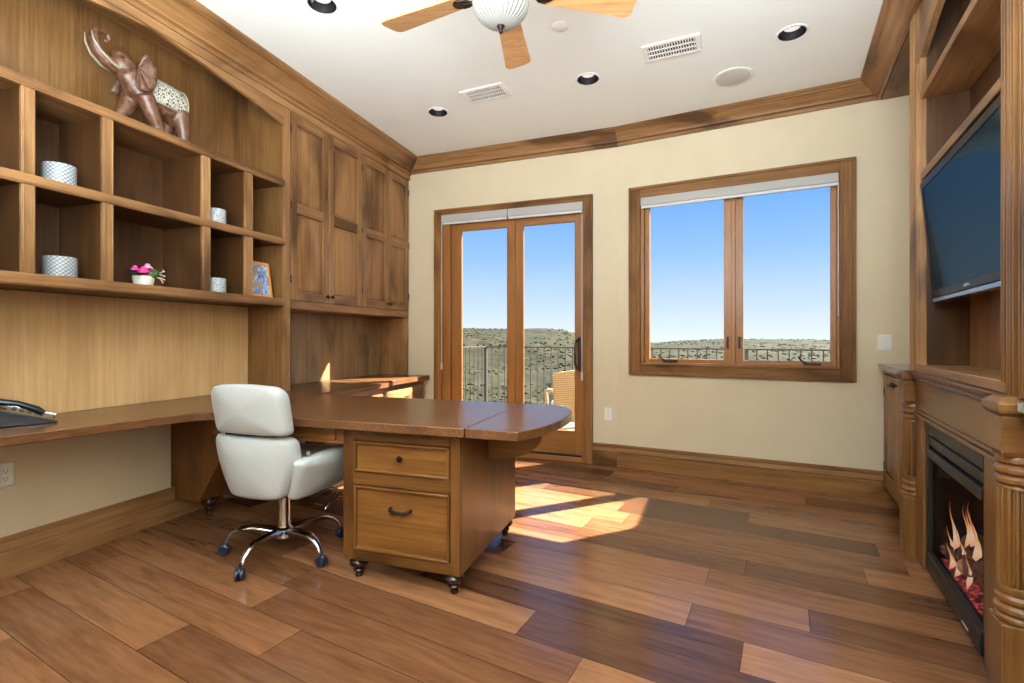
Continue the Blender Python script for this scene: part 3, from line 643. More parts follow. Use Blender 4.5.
def drawer_base(s0, s1, a, lab):
    t = thing('base_cabinet', LF, (-2.8, (s0+s1)/2, 0), lab, 'cabinet', 'base cabinets on the left wall')
    mb = MB(CAB); mb.box(AW+.035, a-.02, s0, s1, .10, ZL-.043); mb.box(AW+.035, a-.09, s0, s1, 0, .10)
    for x, y in ((s0, s0+.045), (s1-.045, s1)): mb.box(a-.02, a, x, y, .10, ZL-.043)
    mb.box(a-.02, a, s0+.045, s1-.045, .70, ZL-.043); mb.box(a-.02, a, s0+.045, s1-.045, .10, .14)
    part(mb, 'body', t, .002)
    zs = [(.52, .695), (.335, .515), (.145, .33)]
    for z0, z1 in zs:
        mb = MB(CAB); mb.M = F_PX(a-.02); mb.box(s0+.05, s1-.05, z0, z1, 0, .016, axis='y'); mb.frustum(s0+.05, s1-.05, z0, z1, .016, s0+.065, s1-.065, z0+.015, z1-.015, .024)
        d = part(mb, 'drawer', t, .002)
        M = F_PX(a+.004); um = (s0+s1)/2
        mb = MB(M_bronze); mb.M = M; zc = (z0+z1)/2; mb.tube([(um-.03, zc, 0), (um-.02, zc, .018), (um+.02, zc, .018), (um+.03, zc, 0)], .006, 8); part(mb, 'pull_handle', d)
    return t
drawer_base(2.97, 3.80, -2.44, 'brown drawer cabinet under the desk top behind the peninsula')
bc = drawer_base(3.86, 4.60, -2.50, 'brown drawer cabinet in the corner beside the glazed door')
mb = MB(TOP); mb.box(AB+.012, -2.455, 3.835, 4.63, ZL-.042, ZL+.004, axis='y'); solo(mb, 'corner_counter', LF, (-2.8, 4.2, ZL-.042), 'short sunlit wooden counter in the corner beside the glazed door', 'counter', bevel=.003)

# ================================================================== right wall joinery (frame R; room is towards -x)
FP = .621                                  # face of the fireplace unit
n0, n1 = 2.02, 3.466
man = thing('fireplace_mantel', RF, (.8, 2.743, 0), 'carved brown wooden fireplace mantel with fluted columns', 'mantel')
for a, b in ((n0+.085, 2.33), (3.20, n1-.105)):
    mb = MB(ORG); mb.box(FP, .66, a, b, .0, .79); part(mb, 'side_strip', man, .003)
mb = MB(ORG); mb.box(FP, .70, n0+.06, n1-.06, .766, .967, axis='y')
mb.box(FP-.012, FP, n0+.09, n1-.09, .768, .785); mb.box(FP-.008, FP, n0+.09, n1-.09, .79, .806)
part(mb, 'frieze', man, .003)
mb = MB(ORG); pr = [(FP+.01, .955), (FP-.008, .955), (FP-.016, .966), (FP-.012, .972), (FP-.03, .99), (FP-.036, 1.0), (FP+.01, 1.0)]
mb.prism(pr, 'y', n0+.05, n1-.05); mb.box(FP-.005, 1.0, n0+.05, n1-.05, .97, 1.0, axis='y'); part(mb, 'mantel_shelf', man, .002)
def column(y0):
    cx, cy, w = .625, y0+.055, .055
    mb = MB(ORG)
    mb.box(cx-w, cx+w+.04, cy-w, cy+w, 0, .32)
    r = w*.98
    rings = [(r*.9, .32), (r, .325), (r, .335), (r*.86, .343), (r*1.05, .352), (r*1.05, .364), (r*.86, .374), (r*1.0, .384), (r*1.0, .395), (r*.86, .404), (r*.95, .412), (r*.93, .43)]
    mb.lathe(rings, (cx, cy, 0), 24)
    # fluted shaft
    pts = []
    nf = 16
    for i in range(nf*6):
        a = 2*PI*i/(nf*6); ph = (i % 6)/6
        d = .0 if ph < .34 else .011*math.sin(PI*(ph-.34)/.66)
        pts.append(((r*.93-d)*math.cos(a), (r*.93-d)*math.sin(a)))
    mb.prism([(cx+a, cy+b) for a, b in pts], 'z', .43, .725, grain='z')
    mb.lathe([(r*.93, .725), (r*.86, .735), (r*1.0, .744), (r*1.0, .755), (r*.86, .764), (r*1.05, .774), (r*1.05, .786), (r*.86, .796), (r*1.0, .805), (r*1.0, .815), (r*.9, .824)], (cx, cy, 0), 24)
    mb.frustum(cx-w*.8, cx+w*.8, cy-w*.8, cy+w*.8, .818, cx-w, cx+w, cy-w, cy+w, .84); mb.box(cx-w, cx+w+.04, cy-w, cy+w, .84, .945)
    col = part(mb, 'column', man, .002)
    mb = MB(ORG)
    mb.frustum(cx-w, cx+w, cy-w, cy+w, .945, cx-w-.012, cx+w, cy-w-.012, cy+w+.012, .96); mb.box(cx-w-.012, cx+w, cy-w-.012, cy+w+.012, .96, .985)
    mb.frustum(cx-w-.012, cx+w, cy-w-.012, cy+w+.012, .985, cx-w+.01, cx+w, cy-w+.01, cy+w-.01, 1.003)
    part(mb, 'capital', col, .003)
column(n0-.025); column(n1-.106)

ins = thing('fireplace_insert', RF, (.8, 2.743, .02), 'black framed glass-fronted gas fire with lit flames', 'fireplace')
a0, a1, xf = 2.33, 3.20, .632
mb = MB(M_fire)
mb.box(xf, xf+.05, a0, a0+.05, .02, .764); mb.box(xf, xf+.05, a1-.05, a1, .02, .764)
mb.box(xf, xf+.05, a0+.05, a1-.05, .70, .764)
part(mb, 'frame', ins, .003)
mb = MB(M_fire); mb.box(xf+.004, xf+.03, a0+.05, a1-.05, .645, .69); mb.box(xf-.006, xf+.02, a0+.05, a1-.05, .588, .632); part(mb, 'upper_louvre', ins, .003)
mb = MB(M_fire); mb.prism([(xf+.03, .118), (xf-.004, .112), (xf-.012, .06), (xf-.004, .025), (xf+.03, .02)], 'y', a0+.05, a1-.05); part(mb, 'lower_louvre', ins, .002)
mb = MB(M_brick); mb.box(.99, 1.0, a0, a1, .02, .76); mb.box(.682, .99, a0+.0, a0+.012, .02, .76); mb.box(.682, .99, a1-.012, a1, .02, .76); mb.box(.65, .99, a0+.01, a1-.01, .02, .10); mb.box(.66, .99, a0+.01, a1-.01, .60, .75); part(mb, 'firebox', ins)
mb = MB(M_fglass); mb.box(xf+.016, xf+.020, a0+.05, a1-.05, .118, .60); part(mb, 'glass_front', ins)
mb = MB(M_white); mb.box(xf-.013, xf-.008, a0+.17, a0+.24, .052, .060); part(mb, 'badge', ins, label='small pale maker badge')
random.seed(3)
for (y0, y1, x0, x1, z0, z1, r) in ((2.50, 3.02, .74, .80, .17, .20, .045), (2.50, 3.16, .86, .80, .18, .22, .05), (2.72, 3.02, .72, .86, .27, .25, .036), (2.52, 2.70, .74, .86, .27, .26, .034), (2.82, 3.22, .70, .78, .235, .17, .034), (3.00, 3.26, .82, .72, .13, .15, .032)):
    pts = []; rs = []
    for i in range(9):
        f = i/8; pts.append((x0-.03+(x1-x0)*f+random.uniform(-.006, .006), y0-.14+(y1-y0)*f, z0+(z1-z0)*f+random.uniform(-.006, .006))); rs.append(r*random.uniform(.85, 1.1))
    mb = MB(M_log); mb.tube(pts, rs, 12); part(mb, 'log', ins)
mb = MB(M_ember); N = 26
g = [(.66+.30*i/8, 2.36+.76*j/N, .10+.055*math.sin(PI*(j/N))*(.6+.4*random.random())*math.sin(PI*(i+.8)/9.6)) for j in range(N+1) for i in range(9)]
mb.add(g, [(j*9+i, j*9+i+1, (j+1)*9+i+1, (j+1)*9+i) for j in range(N) for i in range(8)]); part(mb, 'ember_bed', ins)
for (y, x, z, h, r, lean) in ((3.155, .73, .17, .24, .026, .02), (3.03, .74, .24, .20, .020, -.02), (2.90, .74, .20, .24, .030, .015), (3.27-.03, .74, .12, .15, .018, .03), (2.76, .74, .2, .25, .03, 0), (2.62, .74, .2, .2, .026, .02), (2.48, .74, .18, .22, .026, -.02), (2.55, .74, .16, .15, .02, .02), (3.09, .70, .115, .14, .022, -.01), (2.96, .71, .19, .15, .018, .02), (2.84, .70, .13, .18, .02, -.015), (3.20, .80, .2, .16, .018, .01), (3.08, .77, .22, .22, .026, -.01), (2.93, .80, .2, .27, .028, .02), (3.00, .70, .115, .12, .02, .02), (3.13, .78, .2, .20, .022, .015), (2.99, .76, .22, .17, .02, -.02)):
    pts = []; rs = []; r *= .42
    for i in range(11):
        f = i/10; pts.append((x-.035+.01*math.sin(f*5), y-.15+lean*f+.012*math.sin(f*7+y*9), z+h*f)); rs.append(max(.001, r*(1-f)**.8*(.55+.9*math.sin(PI*min(1, f*1.5+.12)))*min(1, .12+f*4)))
    mb = MB(M_flame); mb.tube(pts, rs, 8); part(mb, 'flame', ins)

dc = thing('media_niche', RF, (.8, 2.743, 1.001), 'tall wooden built-in niche with two shelves framing the television', 'cabinet')
q0, q1, ZT2 = 2.14, 3.27, ZF
for a, b in ((n0-.16, q0), (q1, n1)):
    mb = MB(ORG if a < 2.5 else CAB); mb.box(FP, FP+.03, a, b, 1.001, ZT2)
    for o in (b-.012, b-.032) if a < 2.5 else (a+.004, a+.022): mb.box(FP-.012, FP+.01, o, o+.009, 1.04, 2.62)
    if a < 2.5:
        for o in (.0, .02, .045, .09, .115): mb.box(FP-.012, FP+.01, b-.06-o, b-.06-o+.012, 1.001, ZT2)
    else:
        for o in (.10, .135, .165): mb.box(FP-.010, FP+.01, a+o, a+o+.012, 1.001, ZT2)
    part(mb, 'stile', dc, .002)
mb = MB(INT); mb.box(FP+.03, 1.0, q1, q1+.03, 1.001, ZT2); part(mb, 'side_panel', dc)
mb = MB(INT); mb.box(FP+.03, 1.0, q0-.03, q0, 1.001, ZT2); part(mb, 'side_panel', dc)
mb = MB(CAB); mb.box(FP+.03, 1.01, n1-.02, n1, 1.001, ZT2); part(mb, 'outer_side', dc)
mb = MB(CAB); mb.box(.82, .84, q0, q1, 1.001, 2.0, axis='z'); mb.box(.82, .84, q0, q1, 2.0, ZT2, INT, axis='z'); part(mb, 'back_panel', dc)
mb = MB(CAB); mb.box(FP, .82, q0, q1, 1.001, 1.04); part(mb, 'sill', dc, .003)
for z in (2.0, 2.425):
    mb = MB(CAB); mb.box(FP+.004, .82, q0, q1, z, z+.042); part(mb, 'shelf', dc, .003)
qm, qh = (q0+q1)/2, (q1-q0)/2
arc = [(qm+qh*(1-k/12), 2.64+.13*(1-abs(1-k/12)**1.4)) for k in range(25)]
mb = MB(CAB); mb.prism(arc + [(q0, ZT2), (q1, ZT2)], 'x', FP, FP+.03, grain='y'); part(mb, 'arched_valance', dc, .002)

# television, tilted towards the room
tv = thing('television', RF, (.66, 2.70, 1.36), 'large flat black television tilted down in the wooden niche', 'television')
TW, TH = 1.08, .615; th = math.radians(5.0)
Mt = Matrix.Translation((.676, 0, 1.362)) @ Matrix.Rotation(-th, 4, 'Y')
def tvb(mb): mb.M = Mt; return mb
y0, y1 = 2.16, 2.16+TW
mb = tvb(MB(M_tvframe)); mb.box(0, .05, y0, y1, .02, TH); mb.box(.05, .08, y0+.15, y1-.15, .12, TH-.12); mb.box(-.006, 0, y0, y1, TH-.035, TH); mb.box(-.006, 0, y0, y0+.035, .06, TH-.035); mb.box(-.006, 0, y1-.035, y1, .06, TH-.035); mb.box(-.006, 0, y0, y1, .022, .06)
part(mb, 'bezel', tv, .003)
mb = tvb(MB(M_screen)); mb.box(-.003, -.001, y0+.035, y1-.035, .06, TH-.035); part(mb, 'screen', tv)
mb = tvb(MB(M_tvbar)); mb.box(-.008, .05, y0, y1, 0, .02); part(mb, 'lower_trim', tv, .003, label='lower trim coloured with a blue reflection')
mb = tvb(MB(M_tvbar)); 
for k in range(4): mb.box(-.0075, -.006, qm-.035+k*.019, qm-.022+k*.019, .036, .047)
part(mb, 'logo', tv, label='small grey maker logo')
mb = MB(M_dark); mb.box(.74, .818, 2.58, 2.82, 1.45, 1.85); part(mb, 'wall_bracket', tv, .003)

# base cabinets with granite tops either side of the fireplace
def stone_base(s0, s1, lab, labtop, doors=True, hinge_side=True):
    t = thing('base_cabinet', RF, (.8, (s0+s1)/2, 0), lab, 'cabinet', 'granite-topped base cabinets')
    mb = MB(CAB); mb.box(.652, 1.0, s0, s1, .12, .96); mb.box(.72, 1.0, s0, s1, 0, .12)
    mb.box(.633, .652, s0, s0+.04, .12, .96); mb.box(.633, .652, s1-.04, s1, .12, .96); mb.box(.633, .652, s0+.04, s1-.04, .925, .96); mb.box(.633, .652, s0+.04, s1-.04, .12, .15)
    part(mb, 'body', t, .002)
    m = (s0+s1)/2
    for i, (a, b) in enumerate(((s0+.042, m), (m, s1-.042))):
        mb = MB(CAB); mb.M = F_MX(.652); panel_front(mb, a+.002, b-.002, .153, .922, [(.225, .85)], .06, .022); d = part(mb, 'cabinet_door', t, .002)
        M = F_MX(.630); knob(d, M, (b-.03) if i == 0 else (a+.03), .875, 0)
        hu = (a+.001) if i == 0 else (b-.001)
        for z in (.27, .80): hinge(d, M, hu, z, 0)
    mb = MB(M_granite); mb.box(.598, 1.015, s0, s1, .962, .995); solo(mb, 'granite_counter', RF, (.8, m, .962), labtop, 'counter', 'granite counters', bevel=.005)
stone_base(3.49, 4.40, 'brown two-door base cabinet in the corner right of the window', 'pale grey granite top on the corner cabinet below the light switch')
stone_base(1.15, 1.975, 'base cabinet at the right edge in front of the fireplace column', 'pale granite counter end at the right edge of the picture')
#CUT2

# ================================================================== office chair
CF = Frame(17.5, -1.25, 2.69)
ch = thing('office_chair', CF, (0, 0, 0), 'white leather swivel office chair on five chrome legs drawn up to the desk', 'chair')
mb = MB(M_chrome); mb.lathe([(.05, .095), (.052, .10), (.052, .14), (.034, .15), (.030, .165), (.030, .31), (.016, .315), (.016, .40)], n=24); part(mb, 'gas_lift', ch)
R = .315
for k, dg in enumerate((202, 274, 346, 58, 130)):
    a = math.radians(dg); c, s_ = math.cos(a), math.sin(a)
    pr = [(.035, .125), (.09, .136), (.16, .145), (.22, .142), (.265, .125), (.295, .098), (.305, .072)]
    mb = MB(M_chrome); mb.tube([(r*c, r*s_, z) for r, z in pr], [.031, .030, .026, .022, .018, .014, .012], 12, flat=.62); lg = part(mb, 'star_leg', ch)
    mb = MB(M_rubber); cx, cy = R*c, R*s_
    w = a+PI/2+.5*(k % 2)
    ax = Vector((math.cos(w), math.sin(w), 0))
    for sgn in (-1, 1):
        o = Vector((cx, cy, .0295))+ax*sgn*.012
        mb.M = Matrix.Translation(o) @ Matrix.Rotation(w, 4, 'Z')
        mb.lathe([(.004, -.010), (.024, -.010), (.029, -.006), (.029, .006), (.024, .010), (.004, .010)], n=18, axis='x')
    mb.M = Matrix.Translation((cx, cy, .03)) @ Matrix.Rotation(w, 4, 'Z'); mb.ell((0, 0, .014), (.016, .026, .022)); mb.M = Matrix.Identity(4)
    mb.lathe([(.007, .03), (.007, .085)], (cx, cy, 0), 10); part(mb, 'caster', lg)
def outl(pts, n=6):   # rounded polygon: (u, v, radius)
    o = []; m = len(pts)
    for i in range(m):
        p = Vector(pts[i][:2]); q = Vector(pts[i-1][:2]); r2 = Vector(pts[(i+1) % m][:2]); rad = pts[i][2]
        d1 = (q-p).normalized(); d2 = (r2-p).normalized()
        A = p+d1*min(rad, (q-p).length*.48); B = p+d2*min(rad, (r2-p).length*.48)
        for k in range(n+1):
            t = k/n; o.append(tuple((A*(1-t)**2 + p*2*t*(1-t) + B*t*t)))
    # even out: insert points on long sides
    f = []
    for i in range(len(o)):
        a = Vector(o[i]); b = Vector(o[(i+1) % len(o)]); f.append(tuple(a)); L = (b-a).length
        for k in range(1, int(L/.05)+1 if L > .06 else 1): f.append(tuple(a+(b-a)*k/(int(L/.05)+1)))
    return f
low = outl([(-.150, .388, .04), (.150, .388, .04), (.240, .57, .12), (.236, .705, .05), (-.236, .705, .05), (-.240, .57, .12)])
CX = .068
def bend_low(u, v, w): return (u+CX, -.255 - .17*(v-.375) + w + .95*u*u, v)
mb = MB(M_leather); mb.cushion(low, .085, bend_low, r=.034, bulge=.02); part(mb, 'lower_backrest', ch)
up = outl([(-.214, .716, .03), (.214, .716, .03), (.216, .943, .065), (-.216, .943, .065)])
def bend_up(u, v, w): return (u+CX+.030, -.318 - .20*(v-.715) + w + .55*u*u, v + .02*(1-(u/.235)**2)*(v-.71)/.24)
mb = MB(M_leather); mb.cushion(up, .085, bend_up, r=.036, bulge=.018); part(mb, 'upper_backrest', ch)
mb = MB(M_dark); mb.box(CX-.15, CX+.15, -.305, -.275, .69, .725); part(mb, 'back_bracket', ch, .003)
seat = outl([(-.235, -.22, .08), (.235, -.22, .08), (.25, .28, .10), (-.25, .28, .10)])
mb = MB(M_seat); mb.cushion(seat, .13, lambda u, v, w: (u+CX*.9, v, .485+w), r=.045, bulge=.015); part(mb, 'seat', ch, label='cream seat cushion')
for sg in (-1, 1):
    ar = outl([(-.215, .375, .03), (.20, .385, .09), (.31, .47, .08), (.29, .635, .06), (-.06, .605, .09), (-.275, .590, .03)])
    mb = MB(M_leather); mb.cushion(ar, .075, lambda u, v, w, sg=sg: (CX+(.035 if sg < 0 else 0)+sg*(.245 + w*1.0 + .03*(1-((u-.03)/.28)**2) - .50*max(0, .56-v)), u, v), r=.032, bulge=.012); part(mb, 'armrest', ch)
    pts = [(CX+sg*u, bend_low(u, v, .03)[1]+.028, v) for u, v in ((.243, .62), (.243, .565), (.225, .505), (.196, .44), (.172, .40), (.15, .388))]
    mb = MB(M_piping); mb.tube(pts, .009, 8); part(mb, 'piping', ch)
mb = MB(M_dark); mb.box(-.13, .13, -.13, .15, .375, .40); mb.box(-.17, .02, -.235, -.12, .362, .376); part(mb, 'underseat_plate', ch, .004)
mb = MB(M_chrome); mb.tube([(.10, .05, .378), (.22, .06, .372), (.34, .04, .362), (.325, .0, .33), (.305, -.05, .29)], .0055, 8); part(mb, 'lever', ch)

# ================================================================== things on the shelves
# elephant figure, facing towards -y of frame L, trunk raised
ex, ey, ez = -2.865, 2.025, ZT
el = thing('elephant_figurine', LF, (ex, ey, ez+.001), 'carved brown elephant figurine with raised curled trunk on top of the shelves', 'figurine')
mb = MB(M_eleph)
def E(c, r, rot=None): mb.ell((ex+c[0], ey+c[1], ez+c[2]), r, rot=rot, nu=24, nv=16)
rx = lambda d: Matrix.Rotation(math.radians(d), 3, 'X')
E((0, .06, .225), (.084, .135, .098), rx(-6)); E((0, -.05, .25), (.080, .10, .098)); E((0, .135, .20), (.076, .075, .098))
E((0, -.15, .325), (.062, .068, .066)); E((0, -.165, .365), (.046, .045, .040)); E((0, -.10, .285), (.062, .08, .075))
def leg(x, y, x2, y2, r0=.040, r1=.030):
    mb.tube([(ex+x, ey+y, ez+.20), (ex+(x+x2)/2, ey+(y+y2)/2, ez+.11), (ex+x2, ey+y2, ez+.035), (ex+x2, ey+y2, ez+.012)], [r0*1.15, r0, r1, r1*1.12], 14)
leg(.048, -.07, .048, .01); leg(-.045, -.08, -.045, -.15); leg(.045, .14, .045, .165); leg(-.045, .14, -.045, .10)
mb.ell((ex+.048, ey+.0, ez+.018), (.036, .045, .016)); mb.ell((ex-.045, ey-.16, ez+.018), (.036, .045, .016))
tr = [(-.19, .315, .038), (-.235, .325, .034), (-.272, .352, .029), (-.292, .390, .025), (-.297, .430, .022), (-.283, .460, .019), (-.254, .472, .017), (-.228, .460, .015), (-.222, .436, .013), (-.236, .422, .011), (-.250, .429, .008)]
mb.tube([(ex+.0, ey+y, ez+z-.01) for y, z, r in tr], [r for _, _, r in tr], 14)
mb.tube([(ex, ey+.20, ez+.25), (ex, ey+.222, ez+.19), (ex+.003, ey+.225, ez+.13), (ex+.003, ey+.222, ez+.10)], [.016, .011, .009, .013], 10)
body = part(mb, 'body', el)
rm = body.modifiers.new('remesh', 'REMESH'); rm.mode = 'VOXEL'; rm.voxel_size = .006; rm.use_smooth_shade = True
smo = body.modifiers.new('smooth', 'SMOOTH'); smo.factor = .5; smo.iterations = 4
for sg in (-1, 1):
    mb = MB(M_eleph); P = []; F = []; N = 14
    for j in range(6):
        q = j/5
        for i in range(N+1):
            a = math.radians(100+ (i/N)*200); rr = q*(.118+.012*math.cos(a*2))
            y = -.120 - rr*math.cos(a)*.66; z = .325 + rr*math.sin(a)*1.0 - .025*q
            P.append((ex+sg*(.064+.030*q**1.2+.006*math.sin(i*1.9)*q), ey+y, ez+z))
    # a fan-shaped flap hanging from the side of the head
    for j in range(5):
        for i in range(N): F.append((j*(N+1)+i, j*(N+1)+i+1, (j+1)*(N+1)+i+1, (j+1)*(N+1)+i))
    mb.add(P, F); o = part(mb, 'ear', el); so = o.modifiers.new('thick', 'SOLIDIFY'); so.thickness = .010
    mb = MB(M_tusk); mb.tube([(ex+sg*.036, ey-.195, ez+.290), (ex+sg*.042, ey-.24, ez+.300), (ex+sg*.040, ey-.285, ez+.330), (ex+sg*.032, ey-.315, ez+.375), (ex+sg*.026, ey-.322, ez+.42)], [.009, .008, .0065, .0045, .0015], 10); part(mb, 'tusk', el)
    mb = MB(M_dark); mb.ell((ex+sg*.052, ey-.19, ez+.350), (.006, .007, .007)); part(mb, 'eye', el)
# saddle cloth: shell over the back
mb = MB(M_saddle); P = []; F = []; NI, NJ = 22, 12
for i in range(NI+1):
    a = math.radians(-28 + 236*i/NI)
    for j in range(NJ+1):
        y = -.045+.205*j/NJ; yy = (y-.06)/.19
        k = math.sqrt(max(.2, 1-yy*yy*.55)); P.append((ex+(.090*k)*math.cos(a), ey+y, ez+.232+(.112*k)*math.sin(a)-.03*(y-.03)))
for i in range(NI):
    for j in range(NJ): F.append((i*(NJ+1)+j, i*(NJ+1)+j+1, (i+1)*(NJ+1)+j+1, (i+1)*(NJ+1)+j))
mb.add(P, F); o = part(mb, 'saddle_cloth', el, label='pierced silver saddle cloth'); so = o.modifiers.new('thick', 'SOLIDIFY'); so.thickness = .006
mb = MB(M_tusk)
def sp(i, y):
    a = math.radians(-28 + 236*i/NI); yy = (y-.06)/.19; k = math.sqrt(max(.2, 1-yy*yy*.55)); return (ex+(.092*k)*math.cos(a), ey+y, ez+.232+(.114*k)*math.sin(a)-.03*(y-.03))
for pl in ([sp(i, -.045) for i in range(NI+1)], [sp(i, .16) for i in range(NI+1)], [sp(0, -.045+.205*j/NJ) for j in range(NJ+1)], [sp(NI, -.045+.205*j/NJ) for j in range(NJ+1)]): mb.tube(pl, .0045, 8)
part(mb, 'cloth_border', el, label='ivory saddle border')

def pot(a, s, z, r, h, mat, lab, grp):
    org = (a, s, z)
    t = thing('patterned_pot', LF, org, lab, 'pot', grp)
    mb = MB(mat); mb.lathe([(r*.93, 0), (r, .004), (r, h-.004), (r*.98, h), (r*.9, h), (r*.88, h-.02)], org, 36); part(mb, 'pot', t)
    mb = MB(M_tusk); mb.lathe([(r*.87, h-.03), (r*.87, h-.016)], org, 24); part(mb, 'wax_fill', t)
G = 'blue and white pots in the cubbies'
pot(-2.812, 1.550, 1.911, .064, .098, M_pot1, 'larger blue-patterned white pot in the upper cubby left of the elephant', G)
pot(-2.812, 1.553, 1.470, .064, .098, M_pot1, 'larger blue-patterned white pot in the lower cubby left of the pink flowers', G)
pot(-2.80, 2.385, 1.911, .060, .092, M_pot2, 'small grey-patterned pot in the upper narrow cubby', G)
pot(-2.80, 2.385, 1.470, .060, .092, M_pot2, 'small grey-patterned pot in the lower cubby left of the picture', G)

fx, fy, fz = -2.80, 1.935, 1.470
fl = thing('flower_arrangement', LF, (fx, fy, fz), 'pink flowers with green leaves in a small white bowl in the wide lower cubby', 'flowers')
mb = MB(M_white); mb.lathe([(.036, 0), (.044, .004), (.050, .03), (.051, .052), (.047, .052), (.044, .035)], (fx, fy, fz), 24); part(mb, 'bowl', fl)
def petals(c, r, mat, nm='bloom'):
    mb = MB(mat)
    for k in range(6):
        a = k*PI/3+c[1]*40; q = Matrix.Rotation(a, 3, 'Z') @ Matrix.Rotation(math.radians(35), 3, 'Y')
        d = q @ Vector((r*.6, 0, 0)); mb.ell((fx+c[0]+d.x, fy+c[1]+d.y, fz+c[2]+d.z*.4), (r*.62, r*.5, r*.2), rot=q, nu=10, nv=6)
    mb.ell((fx+c[0], fy+c[1], fz+c[2]+r*.1), (r*.5, r*.5, r*.5), nu=10, nv=8); part(mb, nm, fl)
petals((.02, -.012, .085), .034, M_pink); petals((.015, .012, .108), .028, M_pinkl); petals((.01, -.05, .09), .026, M_pink); petals((-.01, .045, .10), .026, M_pinkl); petals((0, .065, .085), .018, M_pink); petals((.04, -.03, .075), .02, M_pink)
mb = MB(M_leaf)
for dx, dy, dz in ((.03, .035, .065), (.02, .05, .075), (.035, .02, .06)): mb.ell((fx+dx, fy+dy, fz+dz), (.022, .024, .020), nu=10, nv=8)
part(mb, 'foliage', fl)
def leafm(pts, w, mat, nm):
    mb = MB(mat); P = []; F = []; n = len(pts)
    for i, p in enumerate(pts):
        ww = w*math.sin(PI*(i+.35)/(n-.3)); P += [(fx+p[0], fy+p[1], fz+p[2]+ww*.3), (fx+p[0], fy+p[1], fz+p[2]-.002), (fx+p[0]+ww, fy+p[1], fz+p[2]+.002)]
    for i in range(n-1): F += [(3*i, 3*i+1, 3*i+4, 3*i+3), (3*i+1, 3*i+2, 3*i+5, 3*i+4)]
    mb.add(P, F); o = part(mb, nm, fl); o.modifiers.new('thick', 'SOLIDIFY').thickness = .0015
leafm([(.02, -.02, .06), (.025, -.05, .062), (.03, -.08, .066), (.03, -.105, .078), (.03, -.12, .086)], .016, M_leafd, 'leaf')
leafm([(.03, -.02, .055), (.035, -.05, .052), (.04, -.075, .054), (.04, -.09, .058)], .014, M_leafd, 'leaf')
for pl in ([(.02, .04, .06), (.025, .07, .07), (.03, .10, .062)], [(.02, .045, .06), (.02, .075, .08), (.025, .10, .092), (.025, .09, .10)], [(.03, .04, .055), (.035, .07, .045), (.035, .085, .022)], [(.03, .05, .05), (.03, .08, .05), (.035, .095, .04)]):
    mb = MB(M_twig); mb.tube([(fx+a, fy+b, fz+c) for a, b, c in pl], .0032, 6); part(mb, 'twig', fl)

# framed picture leaning back in the last cubby
pf = thing('picture_frame', LF, (-2.775, 2.73, 1.471), 'small orange wood picture frame with a blue picture leaning in the last cubby', 'picture frame')
Mp = Matrix.Translation((-2.775, 2.73, 1.471)) @ Matrix.Rotation(math.radians(-9), 4, 'Y')
mb = MB(M_frame); mb.M = Mp; w2, hh, b = .105, .255, .018
for q in ((-w2, -w2+b, 0, hh), (w2-b, w2, 0, hh), (-w2+b, w2-b, 0, b), (-w2+b, w2-b, hh-b, hh)): mb.box(-.016, 0, *q)
part(mb, 'frame', pf, .002)
mb = MB(M_print); mb.M = Mp; mb.box(-.012, -.006, -w2+b, w2-b, b, hh-b); part(mb, 'print', pf)
mb = MB(M_tusk); mb.M = Mp
for k in range(5): mb.tube([(-.005, -.055+.012*k, .12+.012*k), (-.004, -.05+.012*k, .16+.010*k), (-.005, -.03+.010*k, .19+.006*k)], .004, 6)
mb.ell((-.006, -.01, .09), (.002, .045, .022)); part(mb, 'painted_plant', pf)

# desk telephone
PFm = Matrix.Translation((-2.90, 1.43, ZL+.001)) @ Matrix.Rotation(math.radians(62), 4, 'Z')
ph = thing('telephone', LF, (-2.93, 1.42, ZL+.001), 'black desk telephone with handset and coiled cord at the left picture edge', 'telephone')
mb = MB(M_phone); mb.M = PFm; mb.prism([(-.11, 0), (.14, 0), (.14, .010), (-.095, .095), (-.11, .095)], 'y', -.13, .12); part(mb, 'base', ph, .004)
mb = MB(M_phone2); mb.M = PFm @ Matrix.Translation((-.095, 0, .0955)) @ Matrix.Rotation(math.radians(19.9), 4, 'Y')
mb.box(.01, .07, -.03, .115, 0, .003); part(mb, 'display', ph, .001)
mb = MB(M_phone2); mb.M = PFm @ Matrix.Translation((-.095, 0, .0945)) @ Matrix.Rotation(math.radians(19.9), 4, 'Y')
for i in range(4):
    for j in range(3): mb.box(.085+.027*i, .103+.027*i, .0+.035*j, .026+.035*j, 0, .005)
part(mb, 'keypad', ph, .001)
mb = MB(M_chrome); mb.M = PFm; mb.tube([(-.10, .122, .097), (.02, .122, .054), (.138, .122, .012)], .004, 8); part(mb, 'bright_edge', ph)
mb = MB(M_phone); mb.M = PFm @ Matrix.Translation((-.085, -.085, .108)) @ Matrix.Rotation(math.radians(19.9), 4, 'Y')
mb.tube([(-.01, 0, .0), (.02, 0, .012), (.09, 0, .022), (.16, 0, .012), (.19, 0, 0)], [.018, .024, .018, .024, .018], 12, flat=.7); part(mb, 'handset', ph)
mb = MB(M_phone); pts = []
for i in range(160):
    f = i/159; q = PFm @ Vector((.10+.03*math.sin(f*3), -.12+.22*f, .0)); pts.append((q.x+.007*math.cos(i*1.05), q.y, q.z+.008+.007*math.sin(i*1.05)))
mb.tube(pts, .0022, 6); part(mb, 'coiled_cord', ph)

